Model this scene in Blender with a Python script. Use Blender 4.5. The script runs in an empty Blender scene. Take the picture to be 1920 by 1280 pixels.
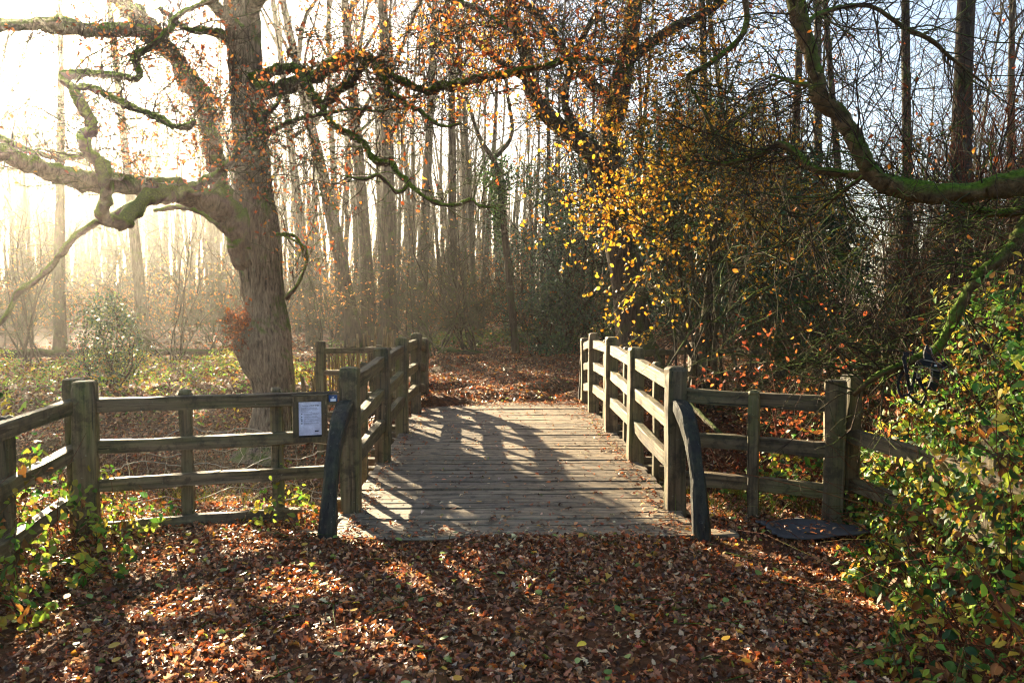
import bpy, math, random
import numpy as np
from mathutils import Vector, Matrix, Quaternion
R_ = math.radians
sc = bpy.context.scene
C = sc.collection
rng = np.random.default_rng(7)
random.seed(7)

# ------------------------------------------------------------------ camera
CAM = np.array([0.0, 0.0, 1.7]); FPX = 1493.3
YAW = math.atan(30 / FPX); PIT = math.atan(82 / FPX)
FW = np.array([math.sin(YAW) * math.cos(PIT), math.cos(YAW) * math.cos(PIT), -math.sin(PIT)])
RT = np.array([math.cos(YAW), -math.sin(YAW), 0.0])
UP = np.cross(RT, FW)
cam = bpy.data.objects.new('camera', bpy.data.cameras.new('camera')); C.objects.link(cam)
cam.location = CAM; cam.rotation_euler = (math.pi / 2 - PIT, 0, -YAW)
cam.data.lens = 28; cam.data.sensor_width = 36; cam.data.clip_end = 2000; cam.data.clip_start = 0.05
cam.data.dof.use_dof = True; cam.data.dof.focus_distance = 8.5; cam.data.dof.aperture_fstop = 7.0
sc.camera = cam
def P(u, v, d): return CAM + d * (FW + (u - 960) / FPX * RT + (640 - v) / FPX * UP)

# ------------------------------------------------------------------ sky, sun, exposure
SUN = FW + (-915 / FPX) * RT + (612 / FPX) * UP; SUN = SUN / np.linalg.norm(SUN)
w = bpy.data.worlds.new('World'); sc.world = w; w.use_nodes = True
nt = w.node_tree; bg = nt.nodes['Background']
sky = nt.nodes.new('ShaderNodeTexSky'); sky.sky_type = 'NISHITA'; sky.sun_disc = False
sky.sun_elevation = math.asin(SUN[2]); sky.sun_rotation = math.atan2(SUN[0], SUN[1])
sky.air_density = 0.9; sky.dust_density = 2.0; sky.ozone_density = 1.0
nt.links.new(sky.outputs[0], bg.inputs[0]); bg.inputs[1].default_value = 0.05
sl = bpy.data.lights.new('sun', 'SUN'); sl.energy = 5.0; sl.angle = R_(0.5); sl.color = (1.0, 0.82, 0.55)
so = bpy.data.objects.new('sun', sl); C.objects.link(so); so.location = (-20, 30, 30)
so.rotation_euler = Vector(SUN).to_track_quat('Z', 'Y').to_euler()
sc.view_settings.view_transform = 'Standard'; sc.view_settings.look = 'None'
sc.view_settings.exposure = 2.85; sc.view_settings.gamma = 1.0
HAZE_DENSITY = 0.00105
cy = sc.cycles
cy.use_denoising = True; cy.filter_width = 1.15; cy.max_bounces = 5; cy.diffuse_bounces = 2; cy.glossy_bounces = 2
cy.transmission_bounces = 3; cy.volume_bounces = 0; cy.transparent_max_bounces = 4
cy.use_adaptive_sampling = True; cy.adaptive_threshold = 0.015
cy.caustics_reflective = False; cy.caustics_refractive = False
cy.sample_clamp_indirect = 6.0; cy.blur_glossy = 1.0

# ------------------------------------------------------------------ helpers: colour, materials
def lin(h):
    h = h.lstrip('#'); c = np.array([int(h[i:i + 2], 16) / 255 for i in (0, 2, 4)])
    return np.where(c <= .04045, c / 12.92, ((c + .055) / 1.055) ** 2.4)
def rgba(h): return (*lin(h), 1.0)
def newmat(name):
    m = bpy.data.materials.new(name); m.use_nodes = True
    return m, m.node_tree.nodes, m.node_tree.links
def ramp(nodes, stops):
    r = nodes.new('ShaderNodeValToRGB'); e = r.color_ramp.elements
    while len(e) < len(stops): e.new(0.5)
    for k, (p, c) in enumerate(stops): e[k].position = p; e[k].color = c if not isinstance(c, str) else rgba(c)
    return r
def noise(nodes, links, vec, scale, detail=4, rough=.6, dim='3D'):
    n = nodes.new('ShaderNodeTexNoise'); n.inputs['Scale'].default_value = scale
    n.inputs['Detail'].default_value = detail; n.inputs['Roughness'].default_value = rough
    if vec is not None: links.new(vec, n.inputs['Vector'])
    return n
def mapping(nodes, links, vec, scale):
    m = nodes.new('ShaderNodeMapping'); m.inputs['Scale'].default_value = scale
    links.new(vec, m.inputs['Vector']); return m.outputs[0]
def mix(nodes, links, fac, a, b, mode='MIX'):
    m = nodes.new('ShaderNodeMix'); m.data_type = 'RGBA'; m.blend_type = mode
    for s, v in ((m.inputs[0], fac), (m.inputs[6], a), (m.inputs[7], b)):
        if isinstance(v, (int, float)): s.default_value = v
        elif isinstance(v, str): s.default_value = rgba(v)
        elif isinstance(v, tuple): s.default_value = v
        else: links.new(v, s)
    return m.outputs[2]
def mathn(nodes, links, op, a, b=0.0, clamp=False):
    m = nodes.new('ShaderNodeMath'); m.operation = op; m.use_clamp = clamp
    for s, v in ((m.inputs[0], a), (m.inputs[1], b)):
        if isinstance(v, (int, float)): s.default_value = v
        else: links.new(v, s)
    return m.outputs[0]
def bump(nodes, links, h, strength, dist, bsdf):
    b = nodes.new('ShaderNodeBump'); b.inputs['Strength'].default_value = strength; b.inputs['Distance'].default_value = dist
    links.new(h, b.inputs['Height']); links.new(b.outputs[0], bsdf.inputs['Normal'])
def obvec(nodes, links, rnd=True):
    tc = nodes.new('ShaderNodeTexCoord'); v = tc.outputs['Object']
    if rnd:
        oi = nodes.new('ShaderNodeObjectInfo')
        s = nodes.new('ShaderNodeVectorMath'); s.operation = 'SCALE'; s.inputs[0].default_value = (13.1, 7.7, 21.3)
        links.new(oi.outputs['Random'], s.inputs['Scale'])
        a = nodes.new('ShaderNodeVectorMath'); a.operation = 'ADD'
        links.new(v, a.inputs[0]); links.new(s.outputs[0], a.inputs[1]); v = a.outputs[0]
    return v

def mat_leaf(name, trans=.4, rough=.45, spec=.5, hue=.12):
    m, n, l = newmat(name); b = n['Principled BSDF']; out = n['Material Output']
    at = n.new('ShaderNodeAttribute'); at.attribute_name = 'Col'
    tc = n.new('ShaderNodeTexCoord')
    nz = noise(n, l, tc.outputs['Object'], 60, 2)
    col = mix(n, l, hue * 2, at.outputs['Color'], nz.outputs['Color'], 'OVERLAY')
    l.new(col, b.inputs['Base Color']); b.inputs['Roughness'].default_value = rough
    b.inputs['Specular IOR Level'].default_value = spec
    t = n.new('ShaderNodeBsdfTranslucent'); l.new(col, t.inputs['Color'])
    ms = n.new('ShaderNodeMixShader'); ms.inputs[0].default_value = trans
    l.new(b.outputs[0], ms.inputs[1]); l.new(t.outputs[0], ms.inputs[2]); l.new(ms.outputs[0], out.inputs['Surface'])
    return m
def mat_bark(name, dark, light, moss='#5b7a1c', moss_amt=.5, furrow=(9, 9, 1.4), side=0.0, strength=.8):
    m, n, l = newmat(name); b = n['Principled BSDF']
    v = obvec(n, l)
    f = noise(n, l, mapping(n, l, v, furrow), 2.2, 6, .65)
    fine = noise(n, l, v, 40, 4)
    r = ramp(n, [(.32, dark), (.66, light)]); l.new(f.outputs[0], r.inputs[0])
    lich = noise(n, l, v, 5, 3); lr = ramp(n, [(.62, (0, 0, 0, 1)), (.7, (1, 1, 1, 1))]); l.new(lich.outputs[0], lr.inputs[0])
    col = mix(n, l, mathn(n, l, 'MULTIPLY', lr.outputs[0], .3), r.outputs[0], '#8d947c')
    g = n.new('ShaderNodeNewGeometry'); sx = n.new('ShaderNodeSeparateXYZ'); l.new(g.outputs['Normal'], sx.inputs[0])
    big = noise(n, l, v, 2.3, 4)
    up = mathn(n, l, 'ADD', mathn(n, l, 'MULTIPLY', sx.outputs[2], .75), mathn(n, l, 'MULTIPLY', mathn(n, l, 'SUBTRACT', big.outputs[0], .5), 2.2))
    up = mathn(n, l, 'ADD', up, mathn(n, l, 'MULTIPLY', sx.outputs[0], side))
    mk = mathn(n, l, 'MULTIPLY', mathn(n, l, 'ADD', up, moss_amt - .5), 2.2, True)
    mcol = ramp(n, [(.3, '#33420f'), (.7, moss)]); l.new(fine.outputs[0], mcol.inputs[0])
    col = mix(n, l, mk, col, mcol.outputs[0])
    l.new(col, b.inputs['Base Color']); b.inputs['Roughness'].default_value = .9; b.inputs['Specular IOR Level'].default_value = .15
    h = mathn(n, l, 'ADD', f.outputs[0], mathn(n, l, 'MULTIPLY', fine.outputs[0], .35))
    bump(n, l, h, strength, .05, b)
    return m
def mat_wood(name, axis, base=('#3a3022', '#8a785a'), green=.45, wet=False):
    m, n, l = newmat(name); b = n['Principled BSDF']
    v = obvec(n, l)
    s = [38, 38, 38]; s[axis] = 1.6
    gr = noise(n, l, mapping(n, l, v, tuple(s)), 1.0, 5, .6)
    s2 = [7, 7, 7]; s2[axis] = 1.2
    big = noise(n, l, mapping(n, l, v, tuple(s2)), 1.0, 4)
    spk = noise(n, l, v, 55, 3)
    r = ramp(n, [(.3, base[0]), (.7, base[1])]); l.new(gr.outputs[0], r.inputs[0])
    gm = ramp(n, [(.42, (0, 0, 0, 1)), (.68, (1, 1, 1, 1))]); l.new(big.outputs[0], gm.inputs[0])
    col = mix(n, l, mathn(n, l, 'MULTIPLY', gm.outputs[0], green), r.outputs[0], '#66702f')
    sm = ramp(n, [(.66, (0, 0, 0, 1)), (.72, (1, 1, 1, 1))]); l.new(spk.outputs[0], sm.inputs[0])
    col = mix(n, l, mathn(n, l, 'MULTIPLY', sm.outputs[0], .4), col, '#a9ad98')
    blo = noise(n, l, v, 9, 5, .7); bm = ramp(n, [(.5, (0, 0, 0, 1)), (.62, (1, 1, 1, 1))]); l.new(blo.outputs[0], bm.inputs[0])
    col = mix(n, l, mathn(n, l, 'MULTIPLY', bm.outputs[0], .6), col, '#241f17')
    s3 = [60, 60, 60]; s3[axis] = .9
    crk = noise(n, l, mapping(n, l, v, tuple(s3)), 1.0, 2); cm = ramp(n, [(.3, (1, 1, 1, 1)), (.36, (0, 0, 0, 1))]); l.new(crk.outputs[0], cm.inputs[0])
    col = mix(n, l, mathn(n, l, 'MULTIPLY', cm.outputs[0], .8), col, '#15110c')
    oi = n.new('ShaderNodeObjectInfo')
    rr = ramp(n, [(0, (.72, .72, .72, 1)), (1, (1.15, 1.12, 1.05, 1))]); l.new(oi.outputs['Random'], rr.inputs[0])
    col = mix(n, l, 1.0, col, rr.outputs[0], 'MULTIPLY')
    l.new(col, b.inputs['Base Color']); b.inputs['Roughness'].default_value = .42 if wet else .68
    b.inputs['Specular IOR Level'].default_value = .5 if wet else .35
    bump(n, l, mathn(n, l, 'SUBTRACT', gr.outputs[0], mathn(n, l, 'MULTIPLY', cm.outputs[0], .8)), .8, .01, b)
    return m
def mat_plain(name, col, rough=.6, spec=.4, metal=0):
    m, n, l = newmat(name); b = n['Principled BSDF']
    v = obvec(n, l); nz = noise(n, l, v, 25, 4)
    c = lin(col)
    r = ramp(n, [(.3, (*(c * .75), 1)), (.7, (*np.minimum(c * 1.2, 1), 1))]); l.new(nz.outputs[0], r.inputs[0])
    l.new(r.outputs[0], b.inputs['Base Color']); b.inputs['Roughness'].default_value = rough
    b.inputs['Specular IOR Level'].default_value = spec; b.inputs['Metallic'].default_value = metal
    return m
def mat_ground():
    m, n, l = newmat('leafy_soil'); b = n['Principled BSDF']
    v = obvec(n, l, False)
    a = noise(n, l, v, 14, 6, .7); c = noise(n, l, v, .5, 4)
    vo = n.new('ShaderNodeTexVoronoi'); vo.inputs['Scale'].default_value = 16; l.new(v, vo.inputs['Vector'])
    r = ramp(n, [(.25, '#2a1c12'), (.5, '#4d3220'), (.75, '#6d4528')]); l.new(a.outputs[0], r.inputs[0])
    lc = ramp(n, [(0, '#3a2415'), (.4, '#6e4325'), (.7, '#85532c'), (1, '#4a2d18')])
    sp = n.new('ShaderNodeSeparateColor'); l.new(vo.outputs['Color'], sp.inputs[0]); l.new(sp.outputs[0], lc.inputs[0])
    col = mix(n, l, .55, r.outputs[0], lc.outputs[0])
    gm = ramp(n, [(.5, (0, 0, 0, 1)), (.66, (1, 1, 1, 1))]); l.new(c.outputs[0], gm.inputs[0])
    col = mix(n, l, mathn(n, l, 'MULTIPLY', gm.outputs[0], .35), col, '#4d5226')
    l.new(col, b.inputs['Base Color']); b.inputs['Roughness'].default_value = .85; b.inputs['Specular IOR Level'].default_value = .2
    bump(n, l, mathn(n, l, 'ADD', a.outputs[0], vo.outputs['Distance']), .8, .04, b)
    return m

M_LIT = mat_leaf('fallen_leaf', .32, .42, .55)
M_ORG = mat_leaf('oak_leaf', .5, .5, .4)
M_YEL = mat_leaf('hazel_leaf', .48, .5, .35)
M_BRM = mat_leaf('bramble_leaf', .45, .52, .3)
M_HOL = mat_leaf('holly_leaf', .18, .42, .35)
M_OAK = mat_bark('oak_bark', '#2e261e', '#94836f', moss_amt=.12, furrow=(13, 13, 2.0), side=.35, strength=1.0)
M_LIMB = mat_bark('mossy_limb_bark', '#2a2019', '#5f5140', moss='#6a8420', moss_amt=.85, furrow=(6, 6, 6))
M_RLIMB = mat_bark('lichen_limb_bark', '#33271a', '#6f5a3c', moss='#647f24', moss_amt=.55, furrow=(7, 7, 7))
M_OAK2 = mat_bark('oak_limb_bark', '#2d251d', '#82725f', moss='#66801f', moss_amt=.5, furrow=(9, 9, 3), strength=1.0)
M_TWIG = mat_bark('twig_bark', '#1f1814', '#4a3a2e', moss_amt=.25, furrow=(20, 20, 20), strength=.2)
M_GREY = mat_bark('grey_trunk_bark', '#2f2a20', '#6b6250', moss='#5c6a2a', moss_amt=.35, furrow=(7, 7, 1.3))
M_DARK = mat_bark('dark_trunk_bark', '#211a14', '#54463a', moss='#46561a', moss_amt=.4, furrow=(8, 8, 1.2))
M_RED = mat_bark('bramble_stem', '#3b211a', '#7b4a34', moss_amt=.05, furrow=(20, 20, 20), strength=.2)
M_WX = mat_wood('weathered_oak_x', 0, green=.4); M_WY = mat_wood('weathered_oak_y', 1, green=.35); M_WZ = mat_wood('weathered_oak_z', 2, green=.55)
M_DECK = mat_wood('deck_board', 0, ('#4d4539', '#a8967e'), green=.05)
M_BOW = mat_wood('dark_bowed_timber', 2, ('#171614', '#3b3833'), green=.18)
M_PALE = mat_wood('pale_paling', 2, ('#5d5340', '#a08f6d'), green=.25)
M_WIRE = mat_plain('galvanised_wire', '#a39d90', .45, .5, .3)
M_GROUND = mat_ground()

# ------------------------------------------------------------------ helpers: objects and geometry
def tag(o, label=None, cat=None, group=None, kind=None):
    for k, v in (('label', label), ('category', cat), ('group', group), ('kind', kind)):
        if v: o[k] = v
    return o
ORG = {}
def thing(name, label, cat, loc=(0, 0, 0), group=None):
    o = bpy.data.objects.new(name, None); C.objects.link(o); o.location = loc; o.empty_display_size = .1
    ORG[o.name] = np.array(loc, float); return tag(o, label, cat, group)
class Geo:
    def __init__(s): s.v = []; s.q = []; s.t = []; s.c = []; s.n = 0
    def add(s, v, q=None, t=None, c=None):
        v = np.asarray(v, float).reshape(-1, 3)
        if q is not None and len(q): s.q.append(np.asarray(q, np.int64) + s.n)
        if t is not None and len(t): s.t.append(np.asarray(t, np.int64) + s.n)
        if c is not None: s.c.append(np.asarray(c, float).reshape(-1, 3))
        s.v.append(v); s.n += len(v); return s
    def mesh(s, name, mat, off=None, smooth=True):
        me = bpy.data.meshes.new(name)
        if s.n == 0: return me
        v = np.concatenate(s.v)
        if off is not None: v = v - off
        q = np.concatenate(s.q) if s.q else np.zeros((0, 4), np.int64)
        t = np.concatenate(s.t) if s.t else np.zeros((0, 3), np.int64)
        me.vertices.add(len(v)); me.vertices.foreach_set('co', v.astype(np.float32).ravel())
        lo = np.concatenate([q.ravel(), t.ravel()]).astype(np.int32)
        me.loops.add(len(lo)); me.loops.foreach_set('vertex_index', lo)
        st = np.concatenate([np.arange(len(q)) * 4, len(q) * 4 + np.arange(len(t)) * 3]).astype(np.int32)
        me.polygons.add(len(st)); me.polygons.foreach_set('loop_start', st)
        me.polygons.foreach_set('use_smooth', np.full(len(st), bool(smooth)))
        if s.c:
            c = np.concatenate(s.c); a = me.color_attributes.new('Col', 'FLOAT_COLOR', 'POINT')
            a.data.foreach_set('color', np.hstack([c, np.ones((len(c), 1))]).astype(np.float32).ravel())
        me.update(); me.materials.append(mat); return me
def part(name, geo, mat, parent, smooth=True, kind=None, label=None):
    root = parent
    while root.parent: root = root.parent
    o = bpy.data.objects.new(name, geo.mesh(name, mat, ORG[root.name], smooth)); C.objects.link(o); o.parent = parent
    return tag(o, label=label, kind=kind)
def solo(name, geo, mat, label=None, cat=None, group=None, kind=None, smooth=True, base=None):
    off = None if base is None else np.asarray(base, float)
    o = bpy.data.objects.new(name, geo.mesh(name, mat, off, smooth)); C.objects.link(o)
    if base is not None: o.location = base
    return tag(o, label, cat, group, kind)
def inst(name, me, parent, loc, rot=None, scale=None):
    o = bpy.data.objects.new(name, me); C.objects.link(o); o.parent = parent; o.location = loc
    if rot is not None: o.rotation_euler = rot
    if scale is not None: o.scale = scale
    return o
def nrm(a): return a / np.maximum(np.linalg.norm(a, axis=-1, keepdims=True), 1e-9)

def tubes(Pt, Rd, sides=3):
    M, N = Pt.shape[:2]
    T = nrm(np.gradient(Pt, axis=1)); av = np.abs(T.mean(1))
    ref = np.eye(3)[np.argmin(av, axis=1)][:, None, :]
    A = nrm(np.cross(T, np.broadcast_to(ref, T.shape))); B = np.cross(T, A)
    th = np.arange(sides) / sides * 2 * np.pi
    V = Pt[:, :, None] + Rd[:, :, None, None] * (A[:, :, None] * np.cos(th)[:, None] + B[:, :, None] * np.sin(th)[:, None])
    k = np.arange(sides); k2 = (k + 1) % sides; i = np.arange(N - 1)[:, None] * sides
    q = np.stack([i + k, i + k2, i + sides + k2, i + sides + k], -1).reshape(-1, 4)
    Q = (q[None] + (np.arange(M) * N * sides)[:, None, None]).reshape(-1, 4)
    return V.reshape(-1, 3), Q
def grow(S, D, L, N, wig=.25, up=0.0):
    M = len(S); out = np.zeros((M, N, 3)); out[:, 0] = S; d = nrm(D); st = (np.asarray(L) / (N - 1))[:, None]
    for i in range(1, N):
        d = nrm(d + wig * rng.normal(size=(M, 3)) + np.array([0, 0, up])); out[:, i] = out[:, i - 1] + d * st
    return out
def spawn(Pt, n, a=.15, b=1.0, ang=(35, 75), pw=1.0):
    M, N = Pt.shape[:2]; ln = np.linalg.norm(Pt[:, -1] - Pt[:, 0], axis=1) + .01
    k = rng.choice(M, n, p=ln ** pw / (ln ** pw).sum()); t = rng.uniform(a, b, n) * (N - 1)
    i = np.minimum(t.astype(int), N - 2); f = (t - i)[:, None]
    S = Pt[k, i] * (1 - f) + Pt[k, i + 1] * f; T = nrm(Pt[k, i + 1] - Pt[k, i])
    r = rng.normal(size=(n, 3)); r = nrm(r - (r * T).sum(1, keepdims=True) * T)
    an = np.radians(rng.uniform(ang[0], ang[1], n))[:, None]
    return S, T * np.cos(an) + r * np.sin(an)
def taper(M, N, r0, r1): 
    return np.broadcast_to(np.asarray(r0).reshape(-1, 1), (M, 1)) * (1 - np.linspace(0, 1, N)) + r1 * np.linspace(0, 1, N)
def proj(p):
    q = p - CAM; d = np.maximum(q @ FW, .01); return 960 + (q @ RT) / d * FPX, 640 - (q @ UP) / d * FPX
def twigs(geo, src, n1, l1, r1, n2, l2, r2, wig=.28, up=0.0, ang=(35, 75), a=.15, clear=None):
    """two further generations of twigs on the polylines src; returns the finest ones"""
    S, D = spawn(src, n1, a, 1, ang); A = grow(S, D, rng.uniform(*l1, n1), 6, wig, up)
    if clear: A = A[~clear(A).any(1)]; n1 = len(A)
    geo.add(*tubes(A, taper(n1, 6, rng.uniform(.6, 1.2, n1) * r1, r2), 3))
    S, D = spawn(A, n2, .15, 1, ang); B = grow(S, D, rng.uniform(*l2, n2), 5, wig, up)
    if clear: B = B[~clear(B).any(1)]; n2 = len(B)
    geo.add(*tubes(B, taper(n2, 5, np.full(n2, r2), r2 * .4), 3))
    return A, B
def catmull(pts, per):
    p = np.asarray(pts, float); p = np.vstack([2 * p[0] - p[1], p, 2 * p[-1] - p[-2]]); o = []
    for i in range(1, len(p) - 2):
        t = np.linspace(0, 1, per, endpoint=False)[:, None]; a, b, c, d = p[i - 1], p[i], p[i + 1], p[i + 2]
        o.append(.5 * (2 * b + (c - a) * t + (2 * a - 5 * b + 4 * c - d) * t ** 2 + (3 * b - a - 3 * c + d) * t ** 3))
    return np.vstack(o + [p[-2:-1]])
def tube1(pts, rad, sides=8, lump=.08, cap=True, ovl=None):
    """one bent limb with parallel-transport frames and an uneven surface"""
    p = np.asarray(pts); r = np.asarray(rad); N = len(p); T = nrm(np.gradient(p, axis=0))
    a = np.cross(T[0], [0.3, .2, 1.0]); a = a / np.linalg.norm(a); V = []
    th = np.arange(sides) / sides * 2 * np.pi; ph = rng.uniform(0, 6, 4); s = np.concatenate([[0], np.cumsum(np.linalg.norm(np.diff(p, axis=0), axis=1))])
    for i in range(N):
        a = a - T[i] * a.dot(T[i]); a = a / np.linalg.norm(a); b = np.cross(T[i], a)
        k = s[i] / max(r.mean(), .01)
        rr = r[i] * (1 + lump * (np.sin(2 * th + k * .5 + ph[0]) + .7 * np.sin(3 * th - k * .9 + ph[1]) + .8 * math.sin(k * .7 + ph[2]) + rng.normal(size=sides) * .35))
        V.append(p[i] + rr[:, None] * (np.cos(th)[:, None] * a + np.sin(th)[:, None] * b))
    V = np.vstack(V); k = np.arange(sides); k2 = (k + 1) % sides; i = np.arange(N - 1)[:, None] * sides
    q = np.stack([i + k, i + k2, i + sides + k2, i + sides + k], -1).reshape(-1, 4); t = None
    if cap:
        V = np.vstack([V, p[-1] + T[-1] * r[-1] * .4]); m = len(V) - 1; e = (N - 1) * sides
        t = np.stack([e + k, e + k2, np.full(sides, m)], -1)
    return V, q, t
def limb_px(seq, per=5, dd=None):
    """seq of (u, v, width_px, depth) -> points, radii"""
    a = catmull([list(P(u, v, d)) + [w * .5 * d / FPX] for u, v, w, d in seq], per)
    return a[:, :3], np.maximum(a[:, 3], .003)

# leaf shapes: (verts, tris) with x along the leaf, unit length
def leaf_tpl(kind):
    if kind == 'simple':
        v = [(-.5, 0, 0), (-.15, .26, .07), (-.15, -.26, .07), (.2, .22, .04), (.2, -.22, .04), (.5, 0, -.08), (0, 0, 0)]
        t = [(0, 6, 1), (0, 2, 6), (1, 6, 3), (2, 4, 6), (3, 6, 5), (4, 5, 6)]
    elif kind == 'oak':
        up = [(-.5, .02), (-.32, .19), (-.2, .1), (-.04, .31), (.08, .15), (.26, .29), (.34, .13), (.5, 0)]
        v = [(x, y, .22 * y) for x, y in up] + [(x, -y, .22 * y) for x, y in up[:-1]] + [(-.1, 0, 0), (.25, 0, 0)]
        o = list(range(8)) + list(range(14, 7, -1)); t = []
        for i in range(len(o)):
            a, b = o[i], o[(i + 1) % len(o)]
            t.append((16 if (v[a][0] + v[b][0]) > .2 else 15, b, a))
        t += [(15, 16, 4), (16, 15, 12)]
    elif kind == 'chip':
        v = [(-.5, 0, 0), (-.12, .28, .08), (.22, .2, .03), (.5, 0, -.08), (.2, -.22, .04), (-.14, -.27, .09)]; t = [(0, 3, 2), (0, 2, 1), (0, 4, 3), (0, 5, 4)]
    elif kind == 'round':
        v = [(-.5, 0, 0), (-.38, .24, .05), (-.05, .38, .08), (.28, .27, .04), (.52, 0, -.1), (.28, -.27, .04), (-.05, -.38, .08), (-.38, -.24, .05), (0, 0, 0)]
        t = [(8, (i + 1) % 8, i) for i in range(8)]
    elif kind == 'ovate':
        up = [(-.5, 0), (-.34, .22), (-.12, .3), (.1, .25), (.3, .15), (.56, 0)]
        v = [(x, y, .25 * y) for x, y in up] + [(x, -y, .25 * y) for x, y in up[1:-1]] + [(0, 0, 0)]
        o = list(range(6)) + list(range(9, 5, -1)); t = [(10, o[(i + 1) % 10], o[i]) for i in range(10)]
    elif kind == 'quad':
        v = [(-.5, 0, 0), (0, .27, .07), (.5, 0, -.06), (0, -.27, .07)]; t = [(0, 2, 1), (0, 3, 2)]
    return np.array(v, float), np.array(t)
TPL = {k: leaf_tpl(k) for k in ('simple', 'oak', 'round', 'quad', 'ovate', 'chip')}
def leaves(geo, pos, normal, size, cols, kind='simple', curl=1.0):
    tv, tt = TPL[kind]; M = len(pos); K = len(tv)
    n = nrm(normal); r = rng.normal(size=(M, 3)); a = nrm(r - (r * n).sum(1, keepdims=True) * n); b = np.cross(n, a)
    cz = curl * rng.uniform(-.8, 2.2, M)[:, None]
    x = tv[None, :, 0]; bend = -cz * .28 * (x ** 2)
    sz = np.asarray(size).reshape(-1, 1)
    wd = rng.uniform(.75, 1.15, M)[:, None]
    V = pos[:, None] + sz[:, :, None] * (x[..., None] * a[:, None] + (tv[None, :, 1] * wd)[..., None] * b[:, None] + (tv[None, :, 2] * cz + bend)[..., None] * n[:, None])
    F = (tt[None] + (np.arange(M) * K)[:, None, None]).reshape(-1, 3)
    geo.add(V.reshape(-1, 3), None, F, np.repeat(cols, K, axis=0))
def pal(hexes, n, weights=None, jit=.22):
    c = np.array([lin(h) for h in hexes]); p = None if weights is None else np.array(weights) / sum(weights)
    k = rng.choice(len(c), n, p=p); return np.clip(c[k] * np.exp(rng.normal(0, jit, (n, 1))) * np.exp(rng.normal(0, .06, (n, 3))), 0, .95)
BROWN = ['#7a4f31', '#a3734f', '#553723', '#bd8656', '#934a25', '#d9b48a', '#b5602a', '#cf9632', '#8a963f']
BROWN_W = [5, 5, 4, 3.4, 3.4, 2.6, 3.6, .5, .4]
OAKC = ['#a85a22', '#c1702a', '#8a4420', '#d08a35', '#75381d']
YELC = ['#cb982a', '#d3aa3a', '#b9801f', '#a09434', '#a8661f']
BRMC = ['#4f7a2a', '#6a9233', '#3a5f2a', '#94a83a', '#b5a23a', '#8a5a2a', '#2f4f28']
HOLC = ['#2a4a33', '#33573c', '#213d2b', '#466a44', '#5d7a48']

# ------------------------------------------------------------------ ground
def sstep(a, b, x): t = np.clip((x - a) / (b - a), 0, 1); return t * t * (3 - 2 * t)
def gz(x, y):
    x = np.asarray(x, float); y = np.asarray(y, float)
    lf = sstep(-1.2, -3.6, x)
    near = 6.55 + .25 * np.sin(x * 1.3); far = 12.5 + 4.2 * lf + .3 * np.sin(x * 1.1 + 1)
    g0 = sstep(near, near + 1.9 + .5 * lf, y); g1 = sstep(far - 3.0 - 1.9 * lf, far, y)
    z = -1.45 * g0 * (1 - g1) - .28 * lf * g1
    z = z + 1.15 * sstep(2.6, 6.0, x) * sstep(13.5, 18, y) * (1 - sstep(24, 40, y))
    z = z + .10 * sstep(2.0, 4.5, x) * sstep(7, 4, y) 
    z = z + g1 * .05 * np.sin(x * .9 + y * .7) + .25 * sstep(30, 90, y) * np.sin(x * .06 + y * .045)
    wob = .018 * (np.sin(x * 3.1 + 1.7 * np.sin(y * 2.3)) + np.sin(y * 3.7 + 1.3 * np.sin(x * 2.9)))
    z = z + wob * (1 + 2.5 * g0)
    dk = (x > -1.35) & (x < 1.6) & (y > 5.6) & (y < 6.9)
    return np.where(dk, np.minimum(z - .09, -.1), z)
def axis_vals(lo, hi, st, far):
    m = np.arange(lo, hi + 1e-6, st); a = [hi]; s = st
    while a[-1] < far: s *= 1.25; a.append(a[-1] + s)
    b = [lo]; s = st
    while b[-1] > -far: s *= 1.25; b.append(b[-1] - s)
    return np.concatenate([b[:0:-1], m, a[1:]])
gx = axis_vals(-10, 10, .14, 500); gy = axis_vals(1.5, 27, .14, 600)
X, Y = np.meshgrid(gx, gy); g = Geo(); nx = len(gx)
i = (np.arange(len(gy) - 1)[:, None] * nx + np.arange(nx - 1)).ravel()
g.add(np.stack([X, Y, gz(X, Y)], -1), np.stack([i, i + 1, i + nx + 1, i + nx], -1))
solo('ground', g, M_GROUND, 'brown woodland ground under fallen leaves', 'ground', kind='structure')

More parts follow.
